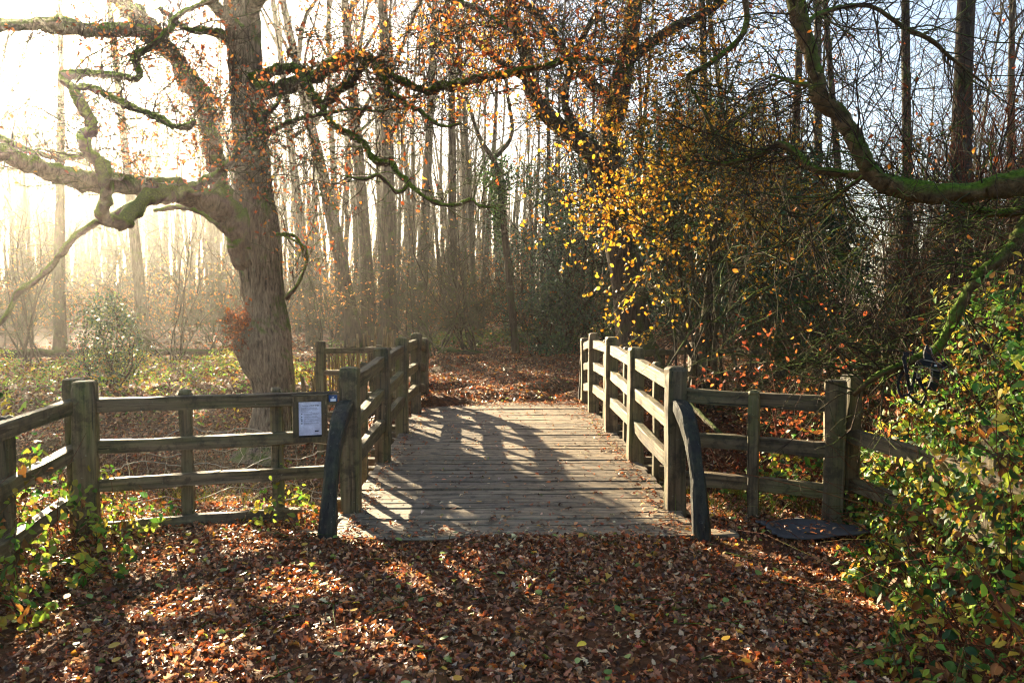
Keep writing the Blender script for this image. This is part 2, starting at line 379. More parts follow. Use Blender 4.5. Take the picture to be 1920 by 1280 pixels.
# ------------------------------------------------------------------ timber pieces
def timber(L, w, h, axis=0, seg=7, ch=.012, jit=.003, round_top=0.0, seed=0, taper_end=0.0):
    """worn square timber along local axis, from 0 to L, centred across; chamfered, uneven arrises"""
    r = np.random.default_rng(abs(seed) + 1000 * (seed < 0)); c = min(ch * .55, w * .3, h * .3)
    sec = np.array([(-w / 2 + c, -h / 2), (w / 2 - c, -h / 2), (w / 2, -h / 2 + c), (w / 2, h / 2 - c), (w / 2 - c, h / 2), (-w / 2 + c, h / 2), (-w / 2, h / 2 - c), (-w / 2, -h / 2 + c)])
    t = np.concatenate([[0, min(.008, L * .02)], np.linspace(.06, .94, seg) * L, [L - min(.008, L * .02), L]])
    sc_ = np.ones(len(t)); sc_[0] = sc_[-1] = .93
    if round_top:
        t = np.concatenate([t[:-2], [L - round_top, L - round_top * .5, L - round_top * .15, L]])
        sc_ = np.concatenate([sc_[:-2], [1, .93, .78, .5]])
    V = []; dx = r.normal(0, jit * .8, 2); 
    for k, (tt, s) in enumerate(zip(t, sc_)):
        bow = np.sin(tt / L * np.pi) * dx * 2
        V.append(np.column_stack([np.full(8, tt), sec * s + r.normal(0, jit, sec.shape) + bow]))
    V = np.vstack(V); n = len(t); k = np.arange(8); k2 = (k + 1) % 8; i = np.arange(n - 1)[:, None] * 8
    q = np.stack([i + k, i + k2, i + 8 + k2, i + 8 + k], -1).reshape(-1, 4)
    V = np.vstack([V, [(0, 0, 0), (L, 0, 0)]]); e = (n - 1) * 8
    t3 = np.vstack([np.stack([k2, k, np.full(8, n * 8)], -1), np.stack([e + k, e + k2, np.full(8, n * 8 + 1)], -1)])
    if axis == 1: V = np.column_stack([-V[:, 1], V[:, 0], V[:, 2]])
    if axis == 2: V = np.column_stack([V[:, 1], V[:, 2], V[:, 0]])
    return Geo().add(V, q, t3)
WM = {0: M_WX, 1: M_WY, 2: M_WZ}
_mc = {}
def timber_mesh(name, key, mat=None, **kw):
    k = (name, key, tuple(sorted(kw.items())))
    if k not in _mc:
        L, w, h, ax = key
        _mc[k] = timber(L, w, h, ax, **kw).mesh(name, mat or WM[ax], smooth=False)
    return _mc[k]
def beam_between(name, a, b, w, h, parent, mat=None, seed=0, ch=.012):
    """a rail from world point a to b, own mesh along local X, turned into place"""
    a = np.array(a, float); b = np.array(b, float); L = np.linalg.norm(b - a)
    me = timber(L, w, h, 0, seed=seed, ch=ch).mesh(name, mat or M_WX, smooth=False)
    o = bpy.data.objects.new(name, me); C.objects.link(o); o.parent = parent
    d = (b - a) / L; yv = nrm(np.cross([0, 0, 1.0], d)); zv = np.cross(d, yv)
    o.matrix_local = Matrix(((d[0], yv[0], zv[0], 0), (d[1], yv[1], zv[1], 0), (d[2], yv[2], zv[2], 0), (0, 0, 0, 1)))
    o.location = a - ORG[parent.name if parent.parent is None else parent.parent.name]
    return o

# ------------------------------------------------------------------ footbridge
XL, XR = -1.15, 1.42
BY = [6.24, 8.04, 9.76, 11.5, 12.7]; BTOP = [1.16, 1.20, 1.22, 1.19, 1.06]
def deck_z(y): return .012 + .035 * math.sin(max(0, min(1, (y - 5.75) / 7)) * math.pi)
bridge = thing('footbridge', 'weathered wooden footbridge with plank deck and three-rail parapets', 'bridge', (.13, 9.2, 0))
bo = ORG[bridge.name]
pm = [timber(2.66, .138, .05, 0, seg=14, ch=.006, jit=.0022, seed=40 + k).mesh('plank', M_DECK, smooth=False) for k in range(8)]
groove = []
y = 5.78; k = 0
while y < 12.72:
    o = inst('plank', pm[random.randrange(8)], bridge, np.array([XL - .045 + random.uniform(-.02, .02), y, deck_z(y) - .025 + random.uniform(-.004, .004)]) - bo, (random.uniform(-.02, .02), random.uniform(-.002, .002), random.uniform(-.003, .003)))
    y += .147; k += 1
o = inst('sill', timber(3.15, .16, .12, 0, seg=12, ch=.012, jit=.004, seed=3).mesh('sill', M_DECK, smooth=False), bridge, np.array([-1.42, 5.62, -.035]) - bo)
for x in (XL + .25, .13, XR - .25):
    beam_between('deck_beam', (x, 5.9, -.17), (x, 12.7, -.17), .2, .26, bridge, seed=int(x * 10) + 30)
for side, x in ((-1, XL), (1, XR)):
    for i, (yy, zt) in enumerate(zip(BY, BTOP)):
        wv = .145 if i < 4 else .13
        inst('post', timber_mesh('post', (zt + .5, wv, .15, 2), round_top=.035, seed=i * 3 + side, jit=.004), bridge, np.array([x, yy, -.5]) - bo, (0, 0, random.uniform(-.03, .03)))
        beam_between('outrigger', (x - side * .25, yy + .12, -.1), (x + side * .33, yy + .12, -.1), .1, .12, bridge, seed=i)
        if i == 4: break
        y0, y1 = yy + .075, BY[i + 1] - .075
        z0, z1 = BTOP[i], BTOP[i + 1]
        for rz, hh in ((-.15, .115), (-.47, .11), (-.79, .12)):
            beam_between('rail', (x + side * .006, y0, z0 + rz + random.uniform(-.01, .01)), (x + side * .006, y1, z1 + rz + random.uniform(-.01, .01)), .075, hh, bridge, seed=i * 7 + int(rz * 100), ch=.01)
        nb = 2 if i < 3 else 1
        for j in range(nb):
            f = (j + 1) / (nb + 1); yb = y0 + (y1 - y0) * f; zt2 = z0 * (1 - f) + z1 * f - .085
            inst('baluster', timber_mesh('baluster', (round(zt2 + .3, 2), .055, .075, 2), round_top=.02, seed=j), bridge, np.array([x + side * .085, yb, -.3]) - bo, (0, 0, random.uniform(-.05, .05)))
            beam_between('outrigger', (x - side * .25, yb + .05, -.11), (x + side * .3, yb + .05, -.11), .09, .11, bridge, seed=i + 11)
    # bowed timbers standing against the end posts
    for yp, sgn, zt in ((BY[0], -1, .86), (BY[4], 1, .74)):
        n = 16; tt = np.linspace(0, 1, n); ya = yp + sgn * (.07 + .66 * np.sin(tt * np.pi / 2) ** 1.02); za = (zt + .35) * np.cos(tt * np.pi / 2) ** .92 - .35
        xa = x + side * (.01 + .03 * tt) + np.zeros(n)
        V = []; T = nrm(np.gradient(np.stack([xa, ya, za], -1), axis=0)); nn = np.cross(T, [1.0, 0, 0])
        for a in range(n):
            hw, hd = .054 + .008 * math.sin(a * .6), .052
            for cx, cyv in ((-1, -.7), (-.7, -1), (.7, -1), (1, -.7), (1, .7), (.7, 1), (-.7, 1), (-1, .7)):
                V.append(np.array([xa[a], ya[a], za[a]]) + np.array([1.0, 0, 0]) * hw * cx + nn[a] * hd * cyv + rng.normal(0, .0025, 3))
        kk = np.arange(8); i2 = np.arange(n - 1)[:, None] * 8
        q = np.stack([i2 + kk, i2 + 8 + kk, i2 + 8 + (kk + 1) % 8, i2 + (kk + 1) % 8], -1).reshape(-1, 4)
        gq = Geo().add(np.array(V), q); gq.q.append(np.array([[0, 1, 2, 3], [0, 3, 4, 7], [4, 5, 6, 7]]))
        part('bowed_brace', gq, M_BOW, bridge, smooth=False, label='dark bowed timber curving down from the end post')

# ------------------------------------------------------------------ fences
def fence(name, label, a, b, posts, rails, group=None, endp=True, rw=.07, post_w=.13, wires=0, zoff=0.0):
    """posts: list of (fraction, width, top z, base z); rails: list of (z centre at a, z at b, height, f0, f1)"""
    a = np.array(a, float); b = np.array(b, float); t = thing(name, label, 'fence', ((a + b) / 2).tolist() + [0], group)
    d = b - a; L = np.linalg.norm(d); ang = math.atan2(d[1], d[0]); nn = np.array([-d[1], d[0]]) / L
    for k, (f, wd, zt, zb, off) in enumerate(posts):
        c = a + d * f + nn * off
        inst('post', timber_mesh('post', (round(zt - zb, 2), wd, wd * .9, 2), round_top=.04 if wd < .12 else .02, seed=k + 5, jit=.005), t, np.array([c[0], c[1], zb]) - ORG[t.name], (random.uniform(-.015, .015), random.uniform(-.015, .015), ang + random.uniform(-.06, .06)))
    for k, (za, zb, hh, f0, f1) in enumerate(rails):
        p0 = a + d * f0; p1 = a + d * f1
        beam_between('rail', (*p0, za + (zb - za) * f0), (*p1, za + (zb - za) * f1), rw, hh, t, seed=k + int(L * 10))
    for k in range(wires):
        n = 60; f = np.linspace(.03, .97, n); z = .10 + .115 * k
        zz = z + .022 * np.sin(f * L * 14 + k) * (1 + .4 * np.sin(f * 7 + k)) + .03 * np.sin(f * 9 + k * 2) 
        pw = np.stack([a[0] + d[0] * f + nn[0] * .09, a[1] + d[1] * f + nn[1] * .09, zz], -1) + rng.normal(0, .004, (n, 3))
        part('wire', Geo().add(*tubes(pw[None], np.full((1, n), .0034), 4)), M_WIRE, t)
    if wires:
        for f in np.arange(.06, .96, .075):
            n = 10; zz = np.linspace(.08, .1 + .115 * (wires - 1), n)
            pw = np.stack([a[0] + d[0] * f + nn[0] * .092 + zz * 0, a[1] + d[1] * f + nn[1] * .092 + zz * 0, zz], -1) + rng.normal(0, .012, (n, 3))
            part('wire', Geo().add(*tubes(pw[None], np.full((1, n), .002), 3)), M_WIRE, t)
    return t
fL = fence('rail_fence', 'four-rail wooden fence with wire netting and the framed notice', (-2.93, 5.72), (XL - .07, 6.2),
    [(0, .15, 1.11, -.4, 0), (.37, .085, 1.02, -.3, .075), (.74, .085, 1.01, -.3, .075)],
    [(.93, .92, .10, .04, .99), (.63, .63, .095, .04, .99), (.35, .35, .09, .04, .97), (.03, .03, .1, .04, .83)], wires=6)
fence('rail_fence', 'wooden fence run overgrown by low yellow-green brambles, ending at the doubled corner post', (-2.6, 2.6), (-3.04, 5.83),
    [(1.0, .14, 1.12, -.4, 0), (.69, .115, .99, -.3, .06), (.3, .115, .99, -.3, .06)],
    [(.9, .93, .1, 0, .985), (.55, .6, .1, 0, .985), (.22, .26, .1, 0, .985)])
fence('rail_fence', 'three-rail wooden fence between the bridge and the brambles', (XR + .07, 6.24), (2.52, 5.86),
    [(.5, .08, 1.0, -.3, -.075), (1.0, .145, 1.09, -.4, 0)],
    [(.93, .91, .115, 0, .95), (.58, .56, .11, 0, .95), (.27, .25, .11, 0, .95)])
fence('rail_fence', 'wooden fence run buried in the tall brambles', (2.68, 5.95), (3.3, 2.8),
    [(0, .13, 1.12, -.4, 0), (.4, .11, .98, -.3, .05), (.8, .11, .98, -.3, .05)],
    [(.66, .6, .1, .02, 1), (.3, .24, .1, .02, 1)])
fence('rail_fence', 'far wooden fence beside the leaning paling, past the oak', (-2.85, 12.95), (XL - .07, 12.75),
    [(0, .13, 1.0, -1.1, 0), (.5, .09, .9, -1.1, .06), (.75, .09, .88, -1.1, .06)],
    [(.84, .86, .09, 0, 1), (.48, .5, .09, 0, 1), (.13, .15, .09, 0, 1), (-.2, -.2, .1, 0, 1)])
fence('rail_fence', 'low two-rail fence along the far leafy bank', (XR + .07, 12.8), (5.6, 13.3),
    [(.2, .09, .9, -.6, .05), (.44, .21, .97, -.6, 0), (.3, .085, .87, -.6, .05), (.72, .1, .9, -.5, .05), (1, .13, .95, -.5, 0)],
    [(.8, .82, .085, 0, 1), (.45, .45, .085, 0, 1), (.08, .1, .085, 0, .5)])
pf = thing('paling_fence', 'leaning chestnut paling fence of thin split pickets', 'fence', (-3.2, 14.6, -.2))
pal_m = [timber(1.05, .035, .018, 2, seg=4, ch=.004, jit=.003, seed=k).mesh('picket', M_PALE, smooth=False) for k in range(4)]
pa, pb = np.array([-3.75, 14.1]), np.array([-1.9, 16.2])
for k in range(46):
    f = k / 45; c = pa + (pb - pa) * f
    inst('picket', pal_m[k % 4], pf, np.array([c[0], c[1], float(gz(*c)) - .05 + .2 * math.sin(f * 3)]) - ORG[pf.name], (random.gauss(.1, .05), random.gauss(-.18 + .2 * f, .05), .9), (1, 1, random.uniform(.85, 1.1)))
for zz in (.25, .7):
    n = 30; f = np.linspace(0, 1, n); c = pa + (pb - pa) * f[:, None]
    pw = np.column_stack([c, gz(c[:, 0], c[:, 1]) + zz + .2 * np.sin(f * 3)])
    part('wire', Geo().add(*tubes(pw[None], np.full((1, n), .004), 4)), M_WIRE, pf)

# ------------------------------------------------------------------ notice board and marker plate
def quadbox(x0, x1, y0, y1, z0, z1):
    v = [(x, y, z) for x in (x0, x1) for y in (y0, y1) for z in (z0, z1)]
    return Geo().add(v, [(0, 1, 3, 2), (4, 6, 7, 5), (0, 4, 5, 1), (2, 3, 7, 6), (0, 2, 6, 4), (1, 5, 7, 3)])
def text_geo(body, size, bold=False):
    cu = bpy.data.curves.new('t', 'FONT'); cu.body = body; cu.size = size; cu.extrude = .0004
    if bold: cu.offset = size * .022
    o = bpy.data.objects.new('t', cu); C.objects.link(o); dg = bpy.context.evaluated_depsgraph_get(); dg.update()
    me = bpy.data.meshes.new_from_object(o.evaluated_get(dg)); bpy.data.objects.remove(o)
    v = np.array([x.co[:] for x in me.vertices]); wd = v[:, 0].max(); return me, wd
fd = np.array([XL - .07 + 2.93, .48]); fa = math.atan2(fd[1], fd[0])
pc = np.array([-2.93, 5.72]) + fd * .872
fn = np.array([fd[1], -fd[0]]) / np.linalg.norm(fd)
nb = thing('notice_board', 'small framed notice with white printed sheet on the fence', 'notice board', (pc[0] + fn[0] * .062, pc[1] + fn[1] * .062, .775)); nb.rotation_euler = (0, 0, fa)
M_FRAME = mat_wood('notice_frame', 2, ('#4a3f2c', '#756548'), .25)
M_PAPER = mat_plain('paper', '#d9dcf0', .35, .5); M_INK = mat_plain('ink', '#23263c', .6); M_PANEL = mat_plain('panel', '#16181c', .3)
M_INK2 = mat_plain('grey_ink', '#7c7f93', .6); M_BLUE = mat_plain('blue_plate', '#14487a', .3); M_WHITE = mat_plain('white_print', '#e6ecf0', .4)
def npart(name, geo, mat, parent): return inst(name, geo.mesh(name, mat, smooth=False), parent, (0, 0, 0))
H, W_ = .178, .128
npart('backing', quadbox(-W_ + .03, W_ - .03, -.002, .012, -H + .03, H - .03), M_PANEL, nb)
npart('frame', quadbox(-W_, W_, -.02, .016, H - .04, H), M_FRAME, nb); npart('frame', quadbox(-W_, W_, -.02, .016, -H, -H + .04), M_FRAME, nb)
npart('frame', quadbox(-W_, -W_ + .042, -.018, .014, -H + .0405, H - .0405), M_FRAME, nb); npart('frame', quadbox(W_ - .042, W_, -.018, .014, -H + .0405, H - .0405), M_FRAME, nb)
npart('roof_strip', quadbox(-W_ - .006, W_ + .006, -.026, .014, H + .0005, H + .008), M_FRAME, nb)
sheet = npart('sheet', quadbox(-W_ + .044, W_ - .044, -.006, -.003, -H + .054, H - .046), M_PAPER, nb)
def put_text(body, size, x, z, bold, mat, width=None, name='print'):
    me, wd = text_geo(body, size, bold); me.materials.append(mat)
    o = bpy.data.objects.new(name, me); C.objects.link(o); o.parent = sheet; o.rotation_euler = (math.pi / 2, 0, 0); o.location = (x, -.0075, z)
    if width: o.scale = (width / wd, 1, 1)
put_text('Welcome to', .0125, -.062, .1, False, M_INK, .062); put_text('Pooh Bridge', .0135, .004, .1, True, M_INK, .064)
ll = Geo()
zz = .084
for n_, x0 in ((4, -.066), (1, -.066), (3, -.046), (2, -.046), (1, -.046), (2, -.046), (3, -.046)):
    for k in range(n_):
        x = x0; xe = .066 * random.uniform(.75, 1) if k < n_ - 1 else .066 * random.uniform(-.1, .9)
        while x < xe:
            wl = random.uniform(.004, .012); b_ = quadbox(x, min(x + wl, xe + .002), -.0074, -.0062, zz, zz + .0022); ll.add(b_.v[0], b_.q[0]); x += wl + .0022
        zz -= .0062
    zz -= .0055
npart('text_lines', ll, M_INK2, sheet)
for z_ in (.036, .014, -.004, -.017, -.035):
    npart('icon', quadbox(-.066, -.057, -.0074, -.0062, z_, z_ + .007), M_INK, sheet)
npart('emblem', quadbox(.034, .062, -.0074, -.0062, -.098, -.089), M_INK, sheet)
mp = np.array([-2.93, 5.72]) + fd * .97
mk = thing('marker_plate', 'small blue and white plate nailed to the top rail', 'sign', (mp[0] + fn[0] * .045, mp[1] + fn[1] * .045, .925)); mk.rotation_euler = (0, 0, fa)
pl = npart('plate', quadbox(-.032, .032, -.003, .004, -.026, .026), M_BLUE, mk)
npart('white_panel', quadbox(-.02, .022, -.0042, -.0031, -.022, -.002), M_WHITE, pl)
for x0, h in ((-.009, .008), (-.003, .006), (.003, .009)): npart('emblem', quadbox(x0, x0 + .0055, -.0042, -.0031, .004, .004 + h), M_WHITE, pl)

# ------------------------------------------------------------------ the gnarled oak
oak = thing('oak_tree', 'gnarled old oak with thick mossy twisting limbs and orange leaves', 'tree', tuple(P(515, 822, 14.5)))
D0 = 14.5
prof = [(850, 440, 610), (822, 462, 582), (790, 470, 562), (740, 474, 556), (712, 468, 553), (690, 456, 551), (665, 449, 549), (640, 449, 547), (615, 455, 545), (580, 457, 538), (540, 455, 533), (500, 448, 530), (460, 440, 528), (420, 432, 524), (380, 436, 516), (340, 440, 510), (300, 440, 507), (230, 434, 500), (150, 429, 494), (60, 422, 490), (-40, 415, 484), (-180, 410, 470), (-340, 400, 448), (-500, 395, 425), (-650, 385, 402)]
pts = catmull([[*P((a + b) / 2, v, D0), (b - a) / 2 * D0 / FPX] for v, a, b in prof], 12)
sides = 72; th = np.arange(sides) / sides * 2 * np.pi; V = []
for row in pts:
    c, r = row[:3], row[3]; z = c[2]; hgt = z - pts[0][2]
    fur = .028 * np.abs(np.sin(th * 15 + 1.4 * np.sin(z * 2.6) + .8 * np.sin(z * 5.3 + th * 3))) + .016 * np.abs(np.sin(th * 23 + z * 2.1 + np.sin(z * 7)))
    fl = max(0, 1 - hgt / .9); flare = fl ** 2 * (.18 + .2 * np.maximum(0, np.sin(th * 4 + .9)) ** 2)
    bz = z - P(0, 640, D0)[2]
    lump = .10 * np.exp(-(bz / .28) ** 2) * (np.maximum(0, np.cos(th - 3.6)) ** 2 + .6 * np.maximum(0, np.cos(th + 1.6)) ** 2) + .05 * np.exp(-((bz + .5) / .2) ** 2) * np.maximum(0, np.cos(th + 1.4))
    rough = .02 * np.sin(th * 9 + z * 21) * np.sin(z * 17 + th * 4) * np.exp(-(bz / .4) ** 2)
    rr = r * (1 + flare + rng.normal(0, .004, sides)) - fur * min(1, r / .3) + lump + rough
    V.append(np.stack([c[0] + rr * np.cos(th), c[1] + rr * np.sin(th), np.full(sides, z)], -1))
V = np.vstack(V); k = np.arange(sides); i = np.arange(len(pts) - 1)[:, None] * sides
part('trunk', Geo().add(V, np.stack([i + k, i + (k + 1) % sides, i + sides + (k + 1) % sides, i + sides + k], -1).reshape(-1, 4)), M_OAK, oak)
oak_limbs = [
 [(492, 560, 60, 14.5), (476, 500, 66, 14.45), (456, 448, 64, 14.35), (428, 404, 58, 14.1), (388, 374, 50, 13.8), (330, 358, 45, 13.4), (265, 350, 40, 12.9), (190, 344, 37, 12.4), (125, 330, 37, 11.9), (60, 310, 37, 11.4), (0, 286, 35, 11.0), (-90, 270, 30, 10.6), (-220, 280, 22, 10.2)],
 [(360, 358, 30, 13.3), (320, 362, 30, 13.09), (285, 368, 30, 12.32), (250, 396, 30, 11.83), (234, 416, 26, 11.34), (205, 414, 24, 11.13), (192, 402, 24, 10.85), (200, 360, 25, 10.7), (193, 316, 24, 10.7), (167, 286, 24, 10.7), (157, 256, 24, 10.7), (174, 242, 20, 10.7), (158, 206, 20, 10.7), (134, 165, 22, 10.7), (118, 145, 17, 10.7), (145, 138, 15, 10.7), (206, 140, 15, 10.7), (252, 149, 14, 10.7), (262, 137, 13, 10.7), (254, 107, 13, 10.7), (292, 80, 12, 10.7), (318, 56, 12, 10.7), (332, 31, 11, 10.7), (371, 11, 10, 10.7), (410, -4, 9, 10.7), (470, -30, 7, 10.7)],
 [(134, 168, 18, 10.7), (150, 164, 17, 10.7), (172, 165, 16, 10.7), (213, 186, 16, 10.7), (261, 206, 15, 10.7), (299, 221, 15, 10.7), (327, 238, 14, 10.7), (352, 236, 13, 10.7), (366, 226, 9, 10.7)],
 [(450, 430, 46, 14.8), (420, 370, 37, 15.1), (403, 310, 35, 15.3), (395, 240, 35, 15.4), (375, 185, 35, 15.4), (345, 135, 35, 15.4), (310, 90, 35, 15.4), (270, 45, 35, 15.3), (225, 0, 34, 15.2), (165, -70, 31, 15), (100, -170, 24, 14.8), (60, -300, 17, 14.5)],
 [(330, 105, 30, 15.2), (290, 68, 30, 14.8), (250, 56, 28, 14.5), (200, 58, 28, 14.2), (120, 48, 28, 13.9), (50, 46, 26, 13.6), (-20, 50, 25, 13.2), (-120, 40, 20, 12.8)],
 [(470, 150, 34, 14.4), (510, 170, 30, 14.0), (584, 147, 28, 13.4), (640, 112, 24, 13.0), (672, 105, 20, 12.7), (700, 118, 18, 12.5), (750, 150, 15, 12.2), (800, 172, 14, 12.0), (822, 163, 15, 11.9), (867, 155, 16, 11.8), (905, 145, 15, 11.7), (946, 141, 15, 11.6), (975, 131, 13, 11.6), (1025, 124, 12, 11.5), (1060, 113, 11, 11.4), (1111, 110, 9, 11.3), (1180, 124, 6, 11.2)],
 [(485, 142, 22, 14.2), (520, 132, 20, 13.8), (550, 127, 19, 13.5), (568, 146, 19, 13.2), (590, 186, 19, 12.9), (605, 196, 18, 12.8), (629, 176, 17, 12.6), (652, 160, 16, 12.4), (675, 130, 14, 12.2), (688, 104, 12, 12.1), (699, 112, 13, 12), (709, 137, 13, 11.9), (730, 158, 13, 11.8), (727, 177, 13, 11.7), (747, 183, 12, 11.6), (764, 199, 10, 11.5), (785, 206, 9, 11.4), (809, 227, 8, 11.3), (836, 237, 7, 11.2), (862, 232, 5, 11.1)],
 [(604, 196, 15, 12.8), (614, 222, 14, 12.6), (632, 238, 14, 12.4), (652, 251, 14, 12.2), (681, 267, 14, 12), (695, 292, 14, 11.8), (712, 304, 14, 11.7), (733, 307, 13, 11.6), (747, 326, 12, 11.4), (767, 344, 11, 11.3), (785, 361, 8, 11.2), (812, 378, 8, 11.1), (850, 385, 8, 11), (884, 374, 8, 10.9), (893, 383, 6, 10.9), (905, 387, 6, 10.8), (930, 390, 3, 10.7)],
 [(766, 345, 8, 11.3), (747, 361, 8, 11.2), (726, 344, 7, 11.1), (709, 328, 7, 11.0), (681, 337, 6, 10.9), (646, 329, 3, 10.8)],
 [(335, 360, 18, 13.4), (388, 338, 17, 13.1), (430, 309, 16, 12.7), (450, 278, 15, 12.5), (485, 255, 14, 12.3), (498, 246, 13, 12.2), (487, 228, 12, 12.1), (505, 208, 11, 12), (521, 194, 9, 11.9), (527, 178, 6, 11.9)],
 [(320, 362, 18, 13.4), (250, 385, 15, 14.4), (180, 419, 13, 15.4), (137, 447, 13, 15.7), (112, 482, 13, 15.8), (80, 514, 12, 16), (34, 550, 11, 16.2), (18, 582, 10, 16.3), (-2, 610, 8, 16.4), (-30, 660, 5, 16.5)],
 [(440, 440, 18, 14.4), (410, 418, 15, 14.8), (370, 395, 13, 15), (335, 388, 11, 15.2), (290, 395, 8, 15.4)],
 [(500, 250, 13, 12.2), (550, 226, 9, 11.9), (600, 215, 7, 11.6), (660, 205, 5, 11.4), (720, 210, 4, 11.2)],
 [(-20, 248, 12, 15), (60, 285, 12, 15), (120, 295, 11, 14.8), (165, 292, 9, 14.6)],
 [(455, 60, 26, 14.4), (420, 30, 24, 13.8), (390, -10, 22, 13.2), (350, -60, 20, 12.6), (280, -140, 14, 12)],
 [(470, 20, 28, 14.3), (520, -40, 24, 13.6), (600, -80, 22, 12.8), (700, -60, 18, 12), (800, -20, 14, 11.3), (900, 20, 10, 10.6), (960, 60, 6, 10.2)],
 [(470, 90, 20, 14.4), (400, 60, 18, 14.2), (350, 55, 12, 13), (300, 15, 10, 12.5)],
 [(535, 560, 10, 14.4), (560, 530, 7, 14.2), (575, 470, 5, 14.0), (530, 440, 4, 14.2)],
 [(520, 440, 10, 14.3), (555, 444, 6, 14.1), (570, 480, 4, 14)],
]
SRC = []
for li, s in enumerate(oak_limbs):
    p, r = limb_px(s, 6); p = p + rng.normal(0, 1, p.shape) * r[:, None] * .13; r = r * (.92 + .22 * rng.random(len(r)) ** 3)
    part('limb', Geo().add(*tube1(p, r, 16 if r.max() > .1 else 8, .13 if li else .08)), M_OAK2 if li in (0, 3, 4, 14, 15) else M_LIMB, oak)
    SRC.append(p)
top = grow(np.array([P(425, v, D0) for v in rng.uniform(-550, -100, 12)]), np.column_stack([rng.normal(0, 1, 12), rng.normal(-.2, 1, 12), rng.uniform(.1, .8, 12)]), rng.uniform(2.5, 5, 12), 8, .22, .03)
for k in range(12): part('limb', Geo().add(*tube1(top[k], np.linspace(.12, .03, 8), 6, .06)), M_LIMB, oak)
def resamp(p, n=10):
    s = np.concatenate([[0], np.cumsum(np.linalg.norm(np.diff(p, axis=0), axis=1))]); t = np.linspace(0, s[-1], n)
    return np.stack([np.interp(t, s, p[:, k]) for k in range(3)], -1)
SRC_A = np.stack([resamp(p, 12) for p in SRC])
def under_limb(p):   # the open air below the long low limb, where no twigs hang
    u, v = proj(p); return (u < 440) & (v > 372)
tg = Geo(); A1, B1 = twigs(tg, SRC_A, 620, (.4, 1.7), .010, 3400, (.2, .8), .0042, .36, .03, (40, 85), .1, under_limb)
A3, B3 = twigs(tg, SRC_A[[0, 1, 2, 3, 4, 9, 13, 16]], 300, (.5, 1.8), .012, 1500, (.25, .8), .0055, .34, .07, (35, 85), .2, under_limb)
A2, B2 = twigs(tg, top, 120, (.8, 2.0), .015, 500, (.4, .9), .006, .3, .02)
part('twigs', tg, M_TWIG, oak, kind='stuff')
def clump_mask(p, sc_, thr, seed=0):
    r = np.random.default_rng(seed); k = r.normal(size=(6, 3)) * sc_; ph = r.uniform(0, 6, 6)
    return np.sin(p @ k.T + ph).sum(1) > thr
def leaves_on(geo, tw, n, size, palette, mask=None, kind='simple', spread=.05, wts=None):
    m, N = tw.shape[:2]; k = rng.integers(0, m, n); j = rng.integers(1, N, n)
    pos = tw[k, j] + rng.normal(0, spread, (n, 3))
    if mask: pos = pos[clump_mask(pos, *mask)]
    n = len(pos); leaves(geo, pos, rng.normal(size=(n, 3)) + np.array([0, 0, .3]), rng.uniform(*size, n), pal(palette, n, wts), kind)
    return pos
lg = Geo(); leaves_on(lg, B1, 9000, (.05, .10), OAKC, (1.6, .9, 3)); leaves_on(lg, B3, 2200, (.05, .09), OAKC, (1.6, .6, 8)); leaves_on(lg, B2, 3500, (.06, .1), OAKC, (1.2, .3, 5))
for (u, v, d, ru, n) in ((300, 260, 14.4, 95, 990), (560, 290, 12.4, 60, 385), (330, 110, 14.3, 90, 550), (400, 190, 14.6, 60, 385), (600, 330, 12.3, 50, 110), (720, 160, 11.8, 90, 247), (870, 120, 11.4, 130, 385), (1000, 60, 11.0, 160, 440), (770, 50, 11.5, 160, 495), (620, 60, 12.0, 110, 275), (930, 60, 11.2, 150, 440), (1080, 90, 11.0, 120, 385), (1180, 40, 11.5, 130, 385), (1300, 50, 10.5, 140, 330), (200, 230, 13.8, 80, 220)):
    c = np.stack([P(*(np.array([u, v]) + rng.normal(0, ru * .55, 2) * np.array([1, .5])), d + rng.normal(0, .5)) for _ in range(34)])
    tw = grow(c, rng.normal(size=(34, 3)), rng.uniform(.6, 1.5, 34), 6, .4); g2 = Geo().add(*tubes(tw, taper(34, 6, np.full(34, .008), .003), 3)); S, D = spawn(tw, 130); tw2 = grow(S, D, rng.uniform(.2, .6, 130), 5, .35); g2.add(*tubes(tw2, taper(130, 5, np.full(130, .004), .002), 3))
    part('twigs', g2, M_TWIG, oak, kind='stuff')
    leaves_on(lg, np.concatenate([tw[:, 1:], tw2]), n, (.045, .09), OAKC if u < 700 else OAKC + ['#d9a035', '#c98a2a'], spread=.05)
part('foliage', lg, M_ORG, oak, kind='stuff')
# dead brown shoots on the burr
bc = P(452, 615, 14.1); n = 260
sh = grow(bc + rng.normal(0, 1, (n, 3)) * np.array([.10, .12, .2]), np.column_stack([rng.normal(-.6, .7, n), rng.normal(-.5, .6, n), rng.normal(.3, .7, n)]), rng.uniform(.1, .3, n), 5, .35)
g2 = Geo().add(*tubes(sh, taper(n, 5, np.full(n, .006), .003), 3)); part('burr_shoots', g2, M_RED, oak, kind='stuff', label='bristly reddish brown shoots on the trunk burr')
g2 = Geo(); leaves_on(g2, sh, 500, (.04, .09), ['#7a3d1c', '#a85a22', '#5a2f1a'], spread=.03); part('foliage', g2, M_ORG, oak, kind='stuff')

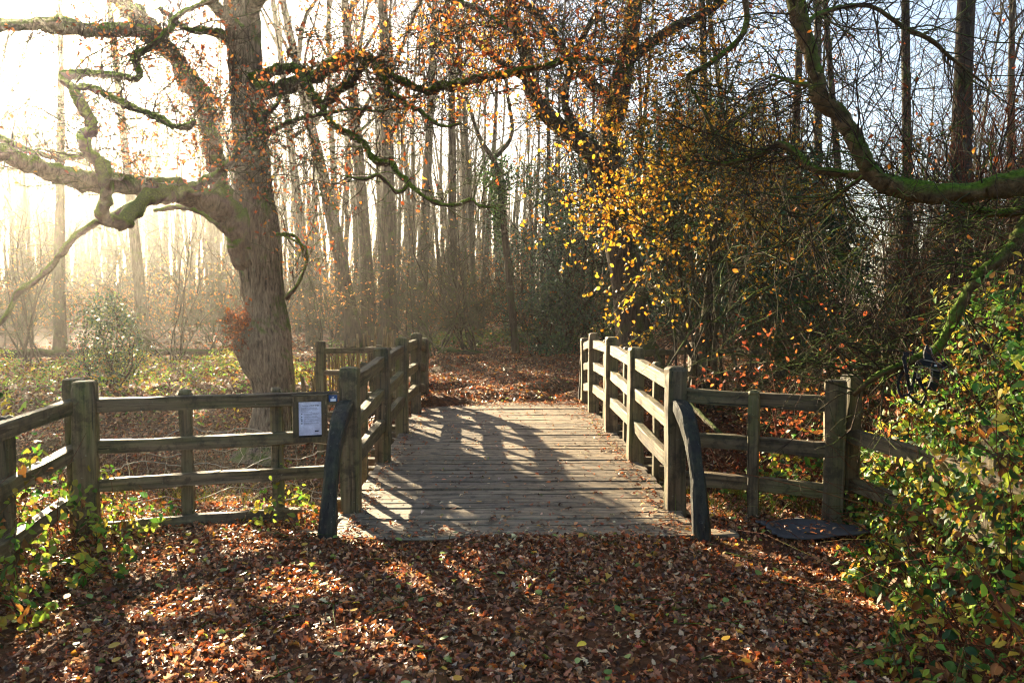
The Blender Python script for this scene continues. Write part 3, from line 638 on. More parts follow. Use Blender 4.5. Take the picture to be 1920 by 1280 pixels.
# ------------------------------------------------------------------ the near tree on the right
rt = thing('leaning_tree', 'bent tree with bright green mossy low limb arching over the brambles', 'tree', tuple(P(2120, 1000, 5.2) * np.array([1, 1, 0])))
rl = [
 [(2130, 1100, 90, 5.2), (2100, 800, 84, 5.2), (2075, 550, 80, 5.2), (2060, 350, 74, 5.2), (2070, 100, 66, 5.3), (2060, -150, 56, 5.3), (2080, -450, 40, 5.3)],
 [(2070, 285, 50, 5.2), (1990, 318, 46, 5.2), (1920, 339, 44, 5.2), (1861, 354, 42, 5.25), (1810, 361, 40, 5.3), (1741, 360, 38, 5.35), (1690, 354, 36, 5.4), (1655, 342, 34, 5.45), (1630, 322, 33, 5.5), (1612, 285, 32, 5.5), (1596, 245, 31, 5.55), (1570, 212, 31, 5.6), (1540, 188, 30, 5.6), (1531, 151, 30, 5.6), (1521, 103, 30, 5.6), (1502, 45, 30, 5.6), (1488, -10, 29, 5.6), (1470, -90, 27, 5.6), (1490, -220, 22, 5.6)],
 [(1632, 330, 18, 5.5), (1590, 326, 15, 5.7), (1525, 316, 14, 5.9), (1495, 288, 13, 6.1), (1470, 272, 12, 6.2), (1452, 273, 11, 6.3), (1421, 292, 10, 6.4), (1363, 306, 9, 6.6), (1329, 303, 5, 6.7), (1310, 285, 3, 6.8)],
 [(2060, 370, 40, 5.2), (1980, 398, 30, 5.2), (1930, 410, 25, 5.2), (1908, 440, 23, 5.2), (1892, 470, 22, 5.2), (1846, 508, 21, 5.2), (1817, 542, 20, 5.2), (1796, 582, 20, 5.2), (1778, 619, 19, 5.2), (1755, 656, 18, 5.2), (1724, 669, 16, 5.2), (1672, 692, 14, 5.2), (1640, 706, 12, 5.2), (1600, 740, 8, 5.3)],
 [(1960, 385, 20, 5.3), (1880, 400, 17, 5.5), (1820, 390, 14, 5.7), (1760, 370, 10, 5.9), (1690, 335, 8, 6.2), (1640, 330, 6, 6.4)],
 [(1531, 160, 12, 5.6), (1500, 158, 9, 5.7), (1470, 148, 7, 5.8), (1445, 140, 5, 5.9)],
 [(1504, 50, 12, 5.6), (1540, 25, 10, 5.8), (1590, 12, 9, 6.0), (1640, 15, 8, 6.2), (1700, 55, 9, 6.3), (1745, 75, 9, 6.4), (1790, 115, 6, 6.6), (1850, 160, 3, 6.8)],
 [(1620, 330, 9, 5.5), (1560, 375, 6, 5.7), (1500, 430, 4, 5.9), (1450, 480, 3, 6.1)],
 [(1396, -20, 12, 7), (1395, 60, 11, 7), (1330, 120, 10, 7), (1290, 145, 9, 7), (1310, 190, 7, 7), (1345, 260, 5, 7), (1365, 300, 3, 7)],
]
SR = []
for k, s in enumerate(rl):
    p, r = limb_px(s, 6); p = p + rng.normal(0, 1, p.shape) * r[:, None] * .07
    part('trunk' if k == 0 else 'limb', Geo().add(*tube1(p, r, 18 if k < 4 else 8, .085)), M_RLIMB, rt); SR.append(p)
SRA = np.stack([resamp(p, 12) for p in SR[1:]])
tg = Geo(); A, B = twigs(tg, SRA, 400, (.3, 1.3), .0065, 2300, (.15, .55), .003, .3, .02, (30, 80), .05)
part('twigs', tg, M_TWIG, rt, kind='stuff')
lg = Geo(); leaves_on(lg, B, 1500, (.03, .06), OAKC, (2, 1.0, 9), spread=.02); part('foliage', lg, M_ORG, rt, kind='stuff')

# ------------------------------------------------------------------ tree builder
def build_tree(t, base, H, r0, lean=(0, 0), n1=14, n2=70, n3=300, c0=.45, mat=M_GREY, leafn=0, leafc=OAKC, lsz=(.07, .12), bend=.3, spread=.18, lmask=(.9, .4, 4), tw=.009):
    base = np.asarray(base, float); n = 16; s = np.linspace(0, 1, n)
    ph = rng.uniform(0, 6, 2)
    p = np.stack([base[0] + lean[0] * s ** 1.2 + bend * np.sin(s * 4 + ph[0]) * s * .5, base[1] + lean[1] * s + bend * np.sin(s * 5 + ph[1]) * s * .5, base[2] - .2 + H * s], -1)
    r = r0 * (1 - .85 * s) * (1 + .55 * np.exp(-s * H / .5)) + .01
    part('trunk', Geo().add(*tube1(p, r, 10, .05)), mat, t)
    S, D = spawn(p[None], n1, c0, .98, (25, 60)); L = H * spread * rng.uniform(.6, 1.4, n1)
    A = grow(S, D + np.array([0, 0, .35]), L, 8, .15, .06); g = Geo().add(*tubes(A, taper(n1, 8, r0 * rng.uniform(.2, .4, n1), .012), 5))
    B, Cc = twigs(g, A, n2, (L.mean() * .3, L.mean() * .7), tw * 1.4, n3, (.4, 1.1), tw * .6, .22, .03)
    part('crown', g, M_TWIG if mat is not M_GREY else M_GREY, t, kind='stuff')
    if leafn:
        lg = Geo(); leaves_on(lg, Cc, leafn, lsz, leafc, lmask, 'quad', .12); part('foliage', lg, M_ORG, t, kind='stuff')
    return t
def copy_tree(src, loc, rz, s, label=None, group=None):
    r = src.copy(); C.objects.link(r); r.location = loc; r.rotation_euler = (0, 0, rz); r.scale = s
    if label: r['label'] = label
    if group: r['group'] = group
    for ch in src.children:
        c = ch.copy(); C.objects.link(c); c.parent = r
    return r
def gnd(u, d, v=640):
    p = P(u, v, d); return np.array([p[0], p[1], float(gz(p[0], p[1]))])
# traced trees of the middle distance: (u at base, d, width px, lean u px to top of frame, label)
mid = [
 (112, 26, 24, -10, 'dark straight trunk standing in the sunbeams behind the glossy bush', M_DARK),
 (272, 27, 24, -75, 'pale leaning trunk in the mist past the glossy bush', M_GREY),
 (668, 27, 34, -150, 'mossy trunk leaning far over beside the paling fence', M_DARK),
 (694, 28, 32, -40, 'mossy grey trunk between the leaning trunk and the twin trunk', M_DARK),
 (728, 27, 38, 5, 'stout upright mossy trunk behind the paling fence', M_DARK),
 (790, 30, 26, 25, 'upright grey trunk next to the stout mossy one, with a slight bend', M_GREY),
 (850, 31, 24, -10, 'straight dark trunk beyond the fallen log', M_DARK),
 (590, 31, 24, -90, 'grey trunk leaning behind the oak', M_GREY),
 (640, 34, 20, -20, 'thin grey trunk seen over the paling fence, close to leaning trunks', M_GREY),
 (1795, 13, 52, 0, 'thick dark trunk behind the thorny thicket', M_DARK),
 (1705, 17, 22, -30, 'slim brown trunk rising from the thicket', M_DARK),
 (1880, 19, 20, 40, 'fine-twigged dark tree leaning outward over the thicket', M_DARK),
 (1590, 22, 16, -60, 'fine-twigged thin tree leaning towards the hazel', M_DARK),
 (1470, 21, 18, 30, 'thin twiggy tree rising out of the dark holly', M_DARK),
 (1330, 24, 20, -20, 'dark twiggy tree behind the hazel crown', M_DARK),
]
for u, d, wpx, lean, lab, mt in mid:
    b = gnd(u, d); H = rng.uniform(16, 18.5) if d > 20 else rng.uniform(13, 16); r0 = wpx / 2 * d / FPX * .8
    t = thing('woodland_tree', lab, 'tree', tuple(b))
    topd = (1.7 + 640 / FPX * d) / H
    build_tree(t, b, H, r0 * 1.1, (lean * d / FPX / topd, rng.normal(0, .5)), 14 if u < 1300 else 22, 80 if u < 1300 else 200, 420 if u < 1300 else 1100, .4 if u > 300 else .62, mt, 500 if u > 600 else 250, bend=.35)
# big dark tree at the right of the path
bt = thing('oak_tree', 'massive dark trunk at the edge of the leafy path, forking above', 'tree', tuple(gnd(1190, 17)))
b0 = gnd(1190, 17)
lim = [
 [(1192, 668, 100, 17), (1190, 640, 80, 17), (1184, 590, 66, 17), (1175, 520, 58, 17), (1160, 440, 54, 17), (1140, 350, 48, 17), (1115, 290, 40, 16.6), (1090, 272, 34, 16.2), (1060, 247, 32, 15.8), (1018, 206, 30, 15.2), (994, 165, 28, 14.8), (985, 100, 24, 14.4), (960, 20, 20, 14), (940, -80, 16, 13.6)],
 [(1140, 350, 46, 17), (1142, 270, 42, 17.2), (1160, 180, 38, 17.4), (1178, 90, 34, 17.5), (1190, 0, 30, 17.6), (1200, -150, 24, 17.7), (1190, -300, 14, 17.8)],
 [(1160, 190, 22, 17.4), (1100, 150, 18, 16.5), (1040, 70, 15, 15.8), (1000, 20, 13, 15.2), (930, -30, 10, 14.6)],
 [(1172, 120, 22, 17.4), (1250, 60, 18, 17), (1330, 20, 14, 16.5), (1400, -40, 10, 16)],
 [(1118, 292, 22, 16.6), (1060, 200, 16, 15.8), (1080, 100, 12, 15.4), (1120, 20, 10, 15)],
 [(990, 150, 16, 14.8), (930, 110, 12, 14.2), (870, 60, 10, 13.6), (820, 20, 7, 13)],
 [(1160, 430, 16, 17), (1260, 330, 12, 16.4), (1340, 250, 10, 16), (1420, 200, 7, 15.6)],
]
SB = []
for k, s in enumerate(lim):
    p, r = limb_px(s, 5); part('trunk' if k == 0 else 'limb', Geo().add(*tube1(p, r, 16 if k < 2 else 8, .06)), M_DARK, bt); SB.append(p)
SBA = np.stack([resamp(p, 12) for p in SB])
tg = Geo(); A, B = twigs(tg, SBA, 420, (.8, 2.4), .013, 2800, (.3, 1.0), .0055, .3, .02, (35, 80), .25); part('twigs', tg, M_TWIG, bt, kind='stuff')
lg = Geo(); leaves_on(lg, B, 8500, (.05, .1), ['#c07a22', '#d99a2c', '#a5601f', '#8a8a2c', '#b5862c'], (1.1, -.3, 12), spread=.1); part('foliage', lg, M_YEL, bt, kind='stuff')
# ivy-clad slim tree
iv = thing('ivy_tree', 'slim dark tree at the end of the path with an ivy clump', 'tree', tuple(gnd(966, 22)))
s = [(967, 662, 16, 22), (962, 600, 14, 22), (952, 500, 13, 22), (944, 420, 13, 22), (935, 340, 12, 22), (925, 300, 11, 22), (900, 260, 8, 21.8), (880, 200, 6, 21.6), (850, 100, 4, 21.4)]
p, r = limb_px(s, 5); part('trunk', Geo().add(*tube1(p, r, 8, .06)), M_DARK, iv)
p2, r2 = limb_px([(925, 300, 8, 22), (960, 250, 7, 22), (950, 150, 6, 22.2), (970, 40, 5, 22.3), (980, -60, 3, 22.4)], 5); part('limb', Geo().add(*tube1(p2, r2, 6, .05)), M_DARK, iv)
lg = Geo(); n = 2600; f = rng.beta(3, 2.2, n); yy = 480 - f * 200; ww = 10 + 30 * np.exp(-((yy - 320) / 40) ** 2)
pos = np.stack([P(936 - (340 - v_) * -.02 + rng.normal(0, w_ * .55), v_, 22 + rng.normal(0, .3)) for v_, w_ in zip(yy, ww)])
leaves(lg, pos, rng.normal(size=(n, 3)) + [0, -.5, .3], rng.uniform(.06, .11, n), pal(['#2c4a22', '#3d5f2a', '#4f6d2c', '#1f3a1c'], n), 'simple'); part('ivy_foliage', lg, M_BRM, iv, kind='stuff')

# ------------------------------------------------------------------ background wood
protos = []
for k in range(8):
    H = 16.0; t = thing('woodland_tree', 'slender bare tree in the wood', 'tree', (0, 0, 0))
    build_tree(t, (0, 0, 0), H, rng.uniform(.075, .15), (rng.normal(0, 1.7), rng.normal(0, .8)), 13, 70, 300, .38, M_GREY, 260 if k % 2 else 90, ['#a86a2c', '#c08a3a', '#8a5426'], (.08, .13), .5, .15, tw=.009)
    protos.append(t)
placed = [(p[0], p[1]) for p in [gnd(u, d) for u, d, *_ in mid]] + [(b0[0], b0[1])]
first = set(); cnt = 0; tries = 0
def lab_for(u):
    if u < 430: return 'misty tree in the sunlit haze beyond the undergrowth bank'
    if u < 900: return 'grey tree in the wood beyond the paling fence'
    if u < 1300: return 'tree in the wood beyond the end of the leafy path'
    return 'tree beyond the thicket and dark holly'
SH = SUN[:2] / np.hypot(*SUN[:2])
while cnt < 215 and tries < 14000:
    tries += 1; d = 20 + 58 * rng.random() ** .8; u = rng.uniform(-350, 2250) if rng.random() < .7 else rng.uniform(-300, 900)
    b = gnd(u, d)
    if -2.0 < b[0] < 6.5 and b[1] < 29: continue
    if min((b[0] - q[0]) ** 2 + (b[1] - q[1]) ** 2 for q in placed) < (1.3 + .014 * d) ** 2: continue
    if u > 1450 and rng.random() < .45: continue
    ca = (b[0] + .4) * SH[0] + (b[1] - 8) * SH[1]; cp = abs((b[0] + .4) * SH[1] - (b[1] - 8) * SH[0])
    if ca > 0 and cp < 7.6 and ca < 64: continue
    if 1530 < u < 1680 and d < 60: continue
    placed.append((b[0], b[1])); k = int(rng.integers(8)); src = protos[k]; s_ = rng.uniform(.8, 1.2); sw = s_ * rng.uniform(.75, 1.25)
    lab = ('slim ' if sw < .95 else 'stouter ') + ('sparsely tan-leaved ' if k % 2 else 'bare ') + lab_for(u)
    if k not in first:
        first.add(k); src.location = b; src.rotation_euler = (0, 0, rng.uniform(0, 6.28)); src.scale = (sw, sw, s_); src['label'] = lab; src['group'] = lab
    else: copy_tree(src, b, rng.uniform(0, 6.28), (sw, sw, s_), lab, lab)
    cnt += 1

ex = 0; tries = 0
while ex < 48 and tries < 4000:
    tries += 1; u = rng.uniform(-180, 520); d = rng.uniform(44, 82); b = gnd(u, d)
    ca = (b[0] + .4) * SH[0] + (b[1] - 8) * SH[1]; cp = abs((b[0] + .4) * SH[1] - (b[1] - 8) * SH[0])
    if (cp < 8.8 and ca < 70) or min((b[0] - q[0]) ** 2 + (b[1] - q[1]) ** 2 for q in placed) < 2.2: continue
    placed.append((b[0], b[1])); k = int(rng.integers(8)); s_ = rng.uniform(1.0, 1.12); sw = s_ * rng.uniform(1.2, 1.8)
    lab = 'thick-stemmed ' + ('sparsely tan-leaved ' if k % 2 else 'bare ') + lab_for(u); copy_tree(protos[k], b, rng.uniform(0, 6.28), (sw, sw, s_), lab, lab); ex += 1
pp_ = []; tries = 0; ex = 0
while ex < 22 and tries < 3000:
    tries += 1; u = rng.uniform(-60, 470); d = rng.uniform(25, 58); b = gnd(u, d)
    if abs((b[0] + 1.2) * SH[1] - (b[1] - 4.6) * SH[0]) < 3.0 or abs((b[0] - .4) * SH[1] - (b[1] - 9.0) * SH[0]) < 2.6: continue
    if min((b[0] - q[0]) ** 2 + (b[1] - q[1]) ** 2 for q in placed) < 3: continue
    placed.append((b[0], b[1])); lab = 'tall pole-like tree with a small high crown in the sunbeams'
    if ex < 4:
        t = thing('woodland_tree', lab, 'tree', tuple(b), lab); build_tree(t, b, rng.uniform(16, 18.5), rng.uniform(.1, .15), (rng.normal(0, 1.6), rng.normal(0, .6)), 6, 16, 60, .6, M_GREY, 0, bend=.7, spread=.11, tw=.008); pp_.append(t)
    else: sw = rng.uniform(.75, 1.35); copy_tree(pp_[ex % 4], b, rng.uniform(0, 6.28), (sw, sw, rng.uniform(.85, 1.05)), lab, lab)
    ex += 1
# the far wood, a mass of thin stems
n = 1500; d = rng.uniform(66, 125, n); u = rng.uniform(-500, 2400, n); b = np.stack([gnd(a, c) for a, c in zip(u, d)])
ok = ~((u > 1540) & (u < 1660)); b = b[ok]; n = len(b)
A = grow(b - [0, 0, .3], np.column_stack([rng.normal(0, .05, (n, 2)), np.ones(n)]), rng.uniform(13, 19, n), 7, .035, .02)
fw = Geo().add(*tubes(A, taper(n, 7, rng.uniform(.1, .28, n), .03), 4))
S, D = spawn(A, 5200, .25, 1, (20, 60)); B = grow(S, D + [0, 0, .3], rng.uniform(1.5, 4, 5200), 5, .16, .04); fw.add(*tubes(B, taper(5200, 5, np.full(5200, .03), .012), 3))
S, D = spawn(B, 9000, .2, 1, (25, 70)); B2 = grow(S, D, rng.uniform(.6, 1.8, 9000), 3, .2, .02); fw.add(*tubes(B2, taper(9000, 3, np.full(9000, .014), .006), 3))
m_ = 9000; d = rng.uniform(50, 125, m_); u = rng.uniform(-400, 2300, m_); ok = ~((u > 1530) & (u < 1670)); b = np.stack([P(a, 640, c) for a, c in zip(u[ok], d[ok])]); b[:, 2] = gz(b[:, 0], b[:, 1]); m_ = len(b)
A = grow(b, np.column_stack([rng.normal(0, .4, (m_, 2)), np.ones(m_)]), rng.uniform(1.5, 7.5, m_), 4, .2, .0); fw.add(*tubes(A, taper(m_, 4, np.full(m_, .03), .01), 3))
solo('far_wood', fw, M_GREY, 'hazy mass of bare stems in the far wood', 'wood', kind='stuff')
fl = Geo(); leaves_on(fl, A, 60000, (.22, .45), ['#b0763a', '#c2904c', '#8f5a2c', '#8a7a3a'], (.35, -1.2, 2), 'quad', .45); leaves_on(fl, B2, 8000, (.12, .2), ['#b0763a', '#c2904c', '#8f5a2c'], (.4, .8, 6), 'quad', .2)
solo('far_foliage', fl, M_ORG, 'tan leaves hanging in the far wood understory', 'leaves', kind='stuff')

# ------------------------------------------------------------------ shrubs
def build_shrub(t, base, H, W, ns=8, n2=90, n3=500, r=.012, leafn=0, palette=OAKC, lsz=(.04, .07), mat=M_TWIG, lmat=None, kind='simple', spread=.05, mask=None, wts=None, up=.04, tw=.004):
    base = np.asarray(base, float)
    S = base + np.column_stack([rng.normal(0, .12 * W, (ns, 2)), np.zeros(ns)]); D = np.column_stack([rng.normal(0, .45 * W / H * 1.6, (ns, 2)), np.ones(ns)])
    A = grow(S, D, H * rng.uniform(.65, 1.1, ns), 9, .14, up)
    for k in range(ns): part('stem', Geo().add(*tubes(A[k:k + 1], taper(1, 9, [r * 1.4], r * .35), 6)), mat, t)
    g = Geo(); B, Cc = twigs(g, A, n2, (H * .2, H * .5), r * .5, n3, (H * .08, H * .25), tw, .26, .03, (30, 75), .12); part('twigs', g, mat, t, kind='stuff')
    if leafn:
        lg = Geo(); leaves_on(lg, np.concatenate([Cc, grow(B[:, 3], B[:, 5] - B[:, 3], np.full(len(B), .2), 5)]), leafn, lsz, palette, mask, kind, spread, wts); part('foliage', lg, lmat or M_ORG, t, kind='stuff')
    return t
# understory saplings with tan leaves
sp = []
UND = [(330, 24), (420, 26), (60, 23), (190, 28), (620, 30), (770, 27), (810, 22), (880, 24), (905, 30), (1010, 27), (1060, 25), (470, 32), (1100, 31), (30, 30), (960, 34), (690, 34), (1250, 24), (1420, 22), (-60, 21), (520, 27), (280, 33), (840, 36), (740, 40), (1330, 27)]
def und_label(u):
    return 'twiggy understory sapling with tan leaves in the haze beyond the oak' if u < 620 else 'twiggy understory sapling with rusty leaves beyond the far path end'
for k, (u, d) in enumerate(UND):
    b = gnd(u, d)
    if k < 5:
        t = thing('sapling', und_label(u), 'sapling', tuple(b), und_label(u))
        build_shrub(t, b, rng.uniform(3.2, 4.6), 2.0, 7, 80, 420, .022, 520, ['#b0763a', '#c2904c', '#8f5a2c', '#a8682c'], (.07, .11), M_GREY if k % 2 else M_TWIG, kind='quad', spread=.1, mask=(1.5, -.6, k), tw=.006); sp.append(t)
    else: copy_tree(sp[k % 5], b, rng.uniform(0, 6.28), (rng.uniform(.8, 1.2),) * 2 + (rng.uniform(.75, 1.2),), und_label(u), und_label(u))
# yellow-leaved hazel
hz = thing('hazel_tree', 'multi-stemmed hazel hung with golden yellow leaves', 'tree', tuple(gnd(1318, 12.6)))
hb = gnd(1318, 12.6); TS = []
targets = [(1130, 180, 12), (1400, 200, 12.5), (1090, 330, 11.3), (1480, 300, 12), (1420, 260, 11.6), (1520, 460, 11.5), (1140, 250, 11.5), (1200, 200, 12), (1250, 300, 11.2), (1300, 240, 12.3), (1190, 400, 10.8), (1260, 430, 10.6), (1330, 380, 11.2), (1400, 330, 12), (1440, 430, 11.4), (1230, 500, 11), (1370, 480, 11), (1500, 380, 12), (1330, 160, 12.8), (1240, 130, 12.6)]
for k, (u, v, d) in enumerate(targets):
    e = P(u, v, d); m_ = hb * .45 + e * .55 + np.array([(hb[0] - e[0]) * .3, 0, .5]); s = np.linspace(0, 1, 12)[:, None]
    p = (1 - s) ** 2 * (hb + rng.normal(0, .42, 3) * [1, 1, 0]) + 2 * s * (1 - s) * m_ + s ** 2 * e + rng.normal(0, .035, (12, 3)) * s
    part('stem', Geo().add(*tube1(p, np.linspace(.022 if k % 4 else .04, .005, 12), 7, .06)), M_GREY if k % 3 else M_DARK, hz); TS.append(p)
for s in ([(1332, 765, 16, 12.3), (1322, 720, 15, 12.3), (1300, 670, 13, 12.2), (1268, 615, 11, 12.1), (1235, 560, 8, 12.0), (1215, 535, 5, 12)], [(1318, 760, 22, 12.7), (1318, 660, 20, 12.7), (1328, 560, 17, 12.6), (1335, 480, 13, 12.5), (1345, 400, 9, 12.4)]):
    p, r = limb_px(s, 5); part('stem', Geo().add(*tube1(p, r, 9, .06)), M_GREY, hz); TS.append(resamp(p, 12))
TS = np.stack(TS); tg = Geo(); A, B = twigs(tg, TS, 420, (.4, 1.3), .008, 1700, (.2, .7), .0045, 0.28, -.01, (30, 75), .58); part('twigs', tg, M_TWIG, hz, kind='stuff')
lg = Geo(); pos = leaves_on(lg, B, 8500, (.038, .075), YELC, (1.2, -1.4, 21), 'round', .03, [4, 3, 3, 1.5, 1.5]); part('foliage', lg, M_YEL, hz, kind='stuff')
def leaf_meshes(name, palette, mat, kind, nvar=10, wts=None):
    out = []
    for k in range(nvar):
        g = Geo(); tv, tt = TPL[kind]; cz = rng.uniform(-.5, 1.8)
        v = np.column_stack([tv[:, 0], tv[:, 1] * rng.uniform(.85, 1.1), tv[:, 2] * cz - cz * .25 * tv[:, 0] ** 2]); g.add(v, None, tt, np.repeat(pal(palette, 1, wts), len(tv), 0)); out.append(g.mesh(name, mat))
    return out
def scatter_leaf_parts(name, meshes, pos, normals, sizes, parent):
    o0 = ORG[parent.name]
    for p, n_, s in zip(pos, nrm(normals), sizes):
        o = bpy.data.objects.new(name, meshes[rng.integers(len(meshes))]); C.objects.link(o); o.parent = parent
        q = Vector(n_).to_track_quat('Z', 'Y') @ Quaternion((0, 0, 1), rng.uniform(0, 6.28))
        o.rotation_mode = 'QUATERNION'; o.rotation_quaternion = q; o.location = p - o0; o.scale = (s, s, s)
k = rng.choice(len(B), 280); pp = B[k, 3] + rng.normal(0, .025, (280, 3))
scatter_leaf_parts('leaf', leaf_meshes('leaf', YELC, M_YEL, 'round'), pp, rng.normal(size=(280, 3)), rng.uniform(.055, .08, 280), hz)
# holly and dark evergreens
HL = [(1040, 24, 2.0, 1.8, 'rounded dark holly bush at the end of the leafy path'), (1290, 20, 5.6, 3.6, 'tall dark holly behind the hazel'), (1430, 16.5, 3.9, 3.0, 'broad blue-green holly above the far low fence'), (1520, 15.5, 3.1, 2.0, 'smaller holly next to the opening in the thicket'), (1110, 27, 6.5, 4.2, 'tall glossy holly behind the massive trunk'), (1010, 29, 5.8, 3.4, 'tall speckled holly at the head of the path'), (1240, 26, 7, 4.5, 'tall dark holly deep behind the massive trunk'), (205, 17.2, 1.75, 1.2, 'small glossy dark bush catching the sunbeams'), (1380, 25, 6.5, 4.5, 'tall holly filling the gloom behind the bank')]
for u, d, H, W, lab in HL:
    b = gnd(u, d); t = thing('holly_bush', lab, 'bush', tuple(b)); n = int(3600 * W)
    small = d < 18 and u < 500
    build_shrub(t, b, H, W, 9, 70, 200, .02, 0, mat=M_TWIG)
    th_ = rng.uniform(0, 2 * np.pi, n); zf = rng.random(n) ** .8; rr = W * .5 * np.sqrt(np.clip(1 - (2 * zf - .9) ** 2 * .8, .05, 1)) * (1 - .35 * rng.random(n) ** 2)
    rr = rr * (1 + .25 * np.sin(th_ * 3 + zf * 5) + .18 * np.sin(th_ * 5 - zf * 9 + u)); 
    pos = b + np.stack([rr * np.cos(th_), rr * np.sin(th_), .1 + zf * H * (1 + .1 * np.sin(th_ * 4))], -1); pos = pos + rng.normal(0, .1, pos.shape)
    pos = pos[clump_mask(pos, 2.2 / W * 2, -1.3, int(u))]; n = len(pos)
    lg = Geo(); leaves(lg, pos, (pos - b) * [1, 1, .5] + rng.normal(size=(n, 3)) * .9, rng.uniform(.05, .085, n) * (1.0 if small else 1.7), pal(HOLC if not small else ['#3a5a38', '#2c4e33', '#6f7f3a', '#22402a'], n), 'quad'); part('foliage', lg, M_HOL, t, kind='stuff')
# thorny thicket on the right
TH = [(1620, 10.2, 3.2), (1740, 9.2, 3.4), (1860, 8.4, 3.6), (1830, 11.5, 4.6), (1930, 10, 4.5), (1780, 15, 5.5), (1900, 14, 6), (2010, 8, 4), (1990, 12.5, 6.5)]
th0 = []
def th_label(H): return 'tangled reddish thorn shrub behind the right-hand brambles' if H < 4 else 'tall tangled thorn bush with few leaves in the right-hand thicket'
for k, (u, d, H) in enumerate(TH):
    b = gnd(u, d)
    if k < 5:
        t = thing('thorn_shrub', th_label(H), 'shrub', tuple(b), th_label(H))
        build_shrub(t, b, H, H * .75, 12, 190, 1300, .013, 900, ['#a8562a', '#b5702c', '#8a3f22', '#c98a35'], (.035, .06), M_RED if k % 2 else M_TWIG, spread=.03, mask=(1.8, .4, k), tw=.0032); th0.append((t, H))
    else:
        t, h0 = th0[k % 5]; s_ = H / h0; copy_tree(t, b, rng.uniform(0, 6.28), (s_ * 1.05, s_ * 1.05, s_), th_label(H), th_label(H))
# russet shrub by the right fence
t = thing('russet_shrub', 'thin shrub with hanging dry russet leaves behind the right fence', 'shrub', tuple(gnd(1470, 7.6)))
build_shrub(t, gnd(1470, 7.6), 2.0, 1.1, 9, 60, 260, .009, 700, ['#9a5030', '#7d3c24', '#b46a3c'], (.04, .07), M_RED, spread=.03, tw=.003)

# ------------------------------------------------------------------ brambles
def bramble(name, label, region, hfun, nleaf, size, palette, wts, nstem, base, nparts=0, shape='ovate'):
    t = thing(name, label, 'brambles', base)
    x = rng.uniform(region[0], region[1], nleaf * 3); y = rng.uniform(region[2], region[3], nleaf * 3); h = hfun(x, y)
    ok = h > .03; x, y, h = x[ok][:nleaf], y[ok][:nleaf], h[ok][:nleaf]; n = len(x)
    g0 = gz(x, y); zf = 1 - rng.random(n) ** 1.6 * .95
    bumpy = 1 + .22 * np.sin(x * 4.3 + 1.3 * np.sin(y * 3)) * np.sin(y * 5.1 + x) + rng.normal(0, .08, n)
    pos = np.stack([x, y, g0 + .03 + h * zf * bumpy], -1)
    e = .05; gxh = -(hfun(x + e, y) - h) / e; gyh = -(hfun(x, y + e) - h) / e
    nn = np.stack([gxh, gyh, np.ones(n)], -1); nn = nrm(nn) + rng.normal(0, .55, (n, 3))
    top = zf > .8
    lg = Geo(); sz = rng.uniform(*size, n); cols = pal(palette, n, wts, .25)
    # leaves in threes
    leaves(lg, pos, nn, sz, cols, shape, 1.2)
    off = rng.normal(0, .6, (n, 3)) * sz[:, None]; leaves(lg, pos + off, nn + rng.normal(0, .3, (n, 3)), sz * .85, cols, shape, 1.2)
    part('foliage', lg, M_BRM, t, kind='stuff')
    if nparts:
        k = rng.choice(np.where(top)[0], nparts); scatter_leaf_parts('leaf', leaf_meshes('leaf', palette, M_BRM, 'ovate', 12, wts), pos[k] + nrm(nn[k]) * .05, nn[k], rng.uniform(size[0] * 1.1, size[1] * 1.15, nparts), t)
    k = rng.integers(0, n, nstem); S = np.stack([x[k], y[k], g0[k]], -1)
    A = grow(S, np.column_stack([rng.normal(-.1, .6, nstem), rng.normal(-.1, .6, nstem), rng.uniform(.7, 1.5, nstem)]), (h[k] * 1.0 + .12) * rng.uniform(.6, 1.4, nstem), 8, .18, -.07)
    part('canes', Geo().add(*tubes(A, taper(nstem, 8, rng.uniform(.0025, .005, nstem), .0015), 3)), M_RED, t, kind='stuff')
    return t
def h_right(x, y):
    xin = 2.62 - .38 * np.clip(5.9 - y, 0, 4) ** .9 + .12 * np.sin(y * 5)
    return np.clip(1.5 * sstep(0, 1.05, x - xin) + .12 * sstep(0, .2, x - xin), 0, 1.6) * sstep(7.4, 6.2, y) * sstep(.9, 1.8, y) * (1 + .12 * np.sin(x * 3 + y * 2))
bramble('bramble_bush', 'deep mound of green and yellow brambles spilling over the fence', (1.0, 5.4, 1.2, 7.4), h_right, 15000, (.035, .075), BRMC, [2.6, 2.6, 3, 3, 3, 3.6, 2.8], 900, (3.2, 4.6, 0), 290)
def h_left(x, y): return .75 * sstep(-2.25, -3.2, x + .1 * np.sin(y * 6)) * sstep(6.3, 5.6, y) * (1 + .25 * np.sin(y * 7 + x * 3)) * sstep(1.5, 2.5, y)
bramble('bramble_bush', 'low sunlit yellow-green bramble around the small fence post', (-4.6, -2.2, 2.2, 6.2), h_left, 2100, (.04, .075), BRMC, [2, 3, .8, 4, 4, 2, .5], 420, (-3.2, 4.6, 0), 160)
def h_mid(x, y): return .55 * np.clip(np.sin(x * 1.7 + y * .6) * .5 + .65, 0, 1.2) * sstep(14.6, 16.2, y) * sstep(26, 22, y) * sstep(-2.9, -4.0, x)
u_ = bramble('bramble_patch', 'sunlit low brambles covering the bank behind the oak', (-16, -2.5, 14.8, 26), h_mid, 6500, (.07, .12), BRMC, [1.6, 2, .6, 3.5, 4, 3, .4], 700, (-8, 19, 0), shape='quad')
def h_rf(x, y): return .75 * sstep(1.75, 2.3, x) * sstep(6.2, 6.6, y) * sstep(9.2, 8.0, y) * (.6 + .5 * np.sin(x * 2.3 + y))
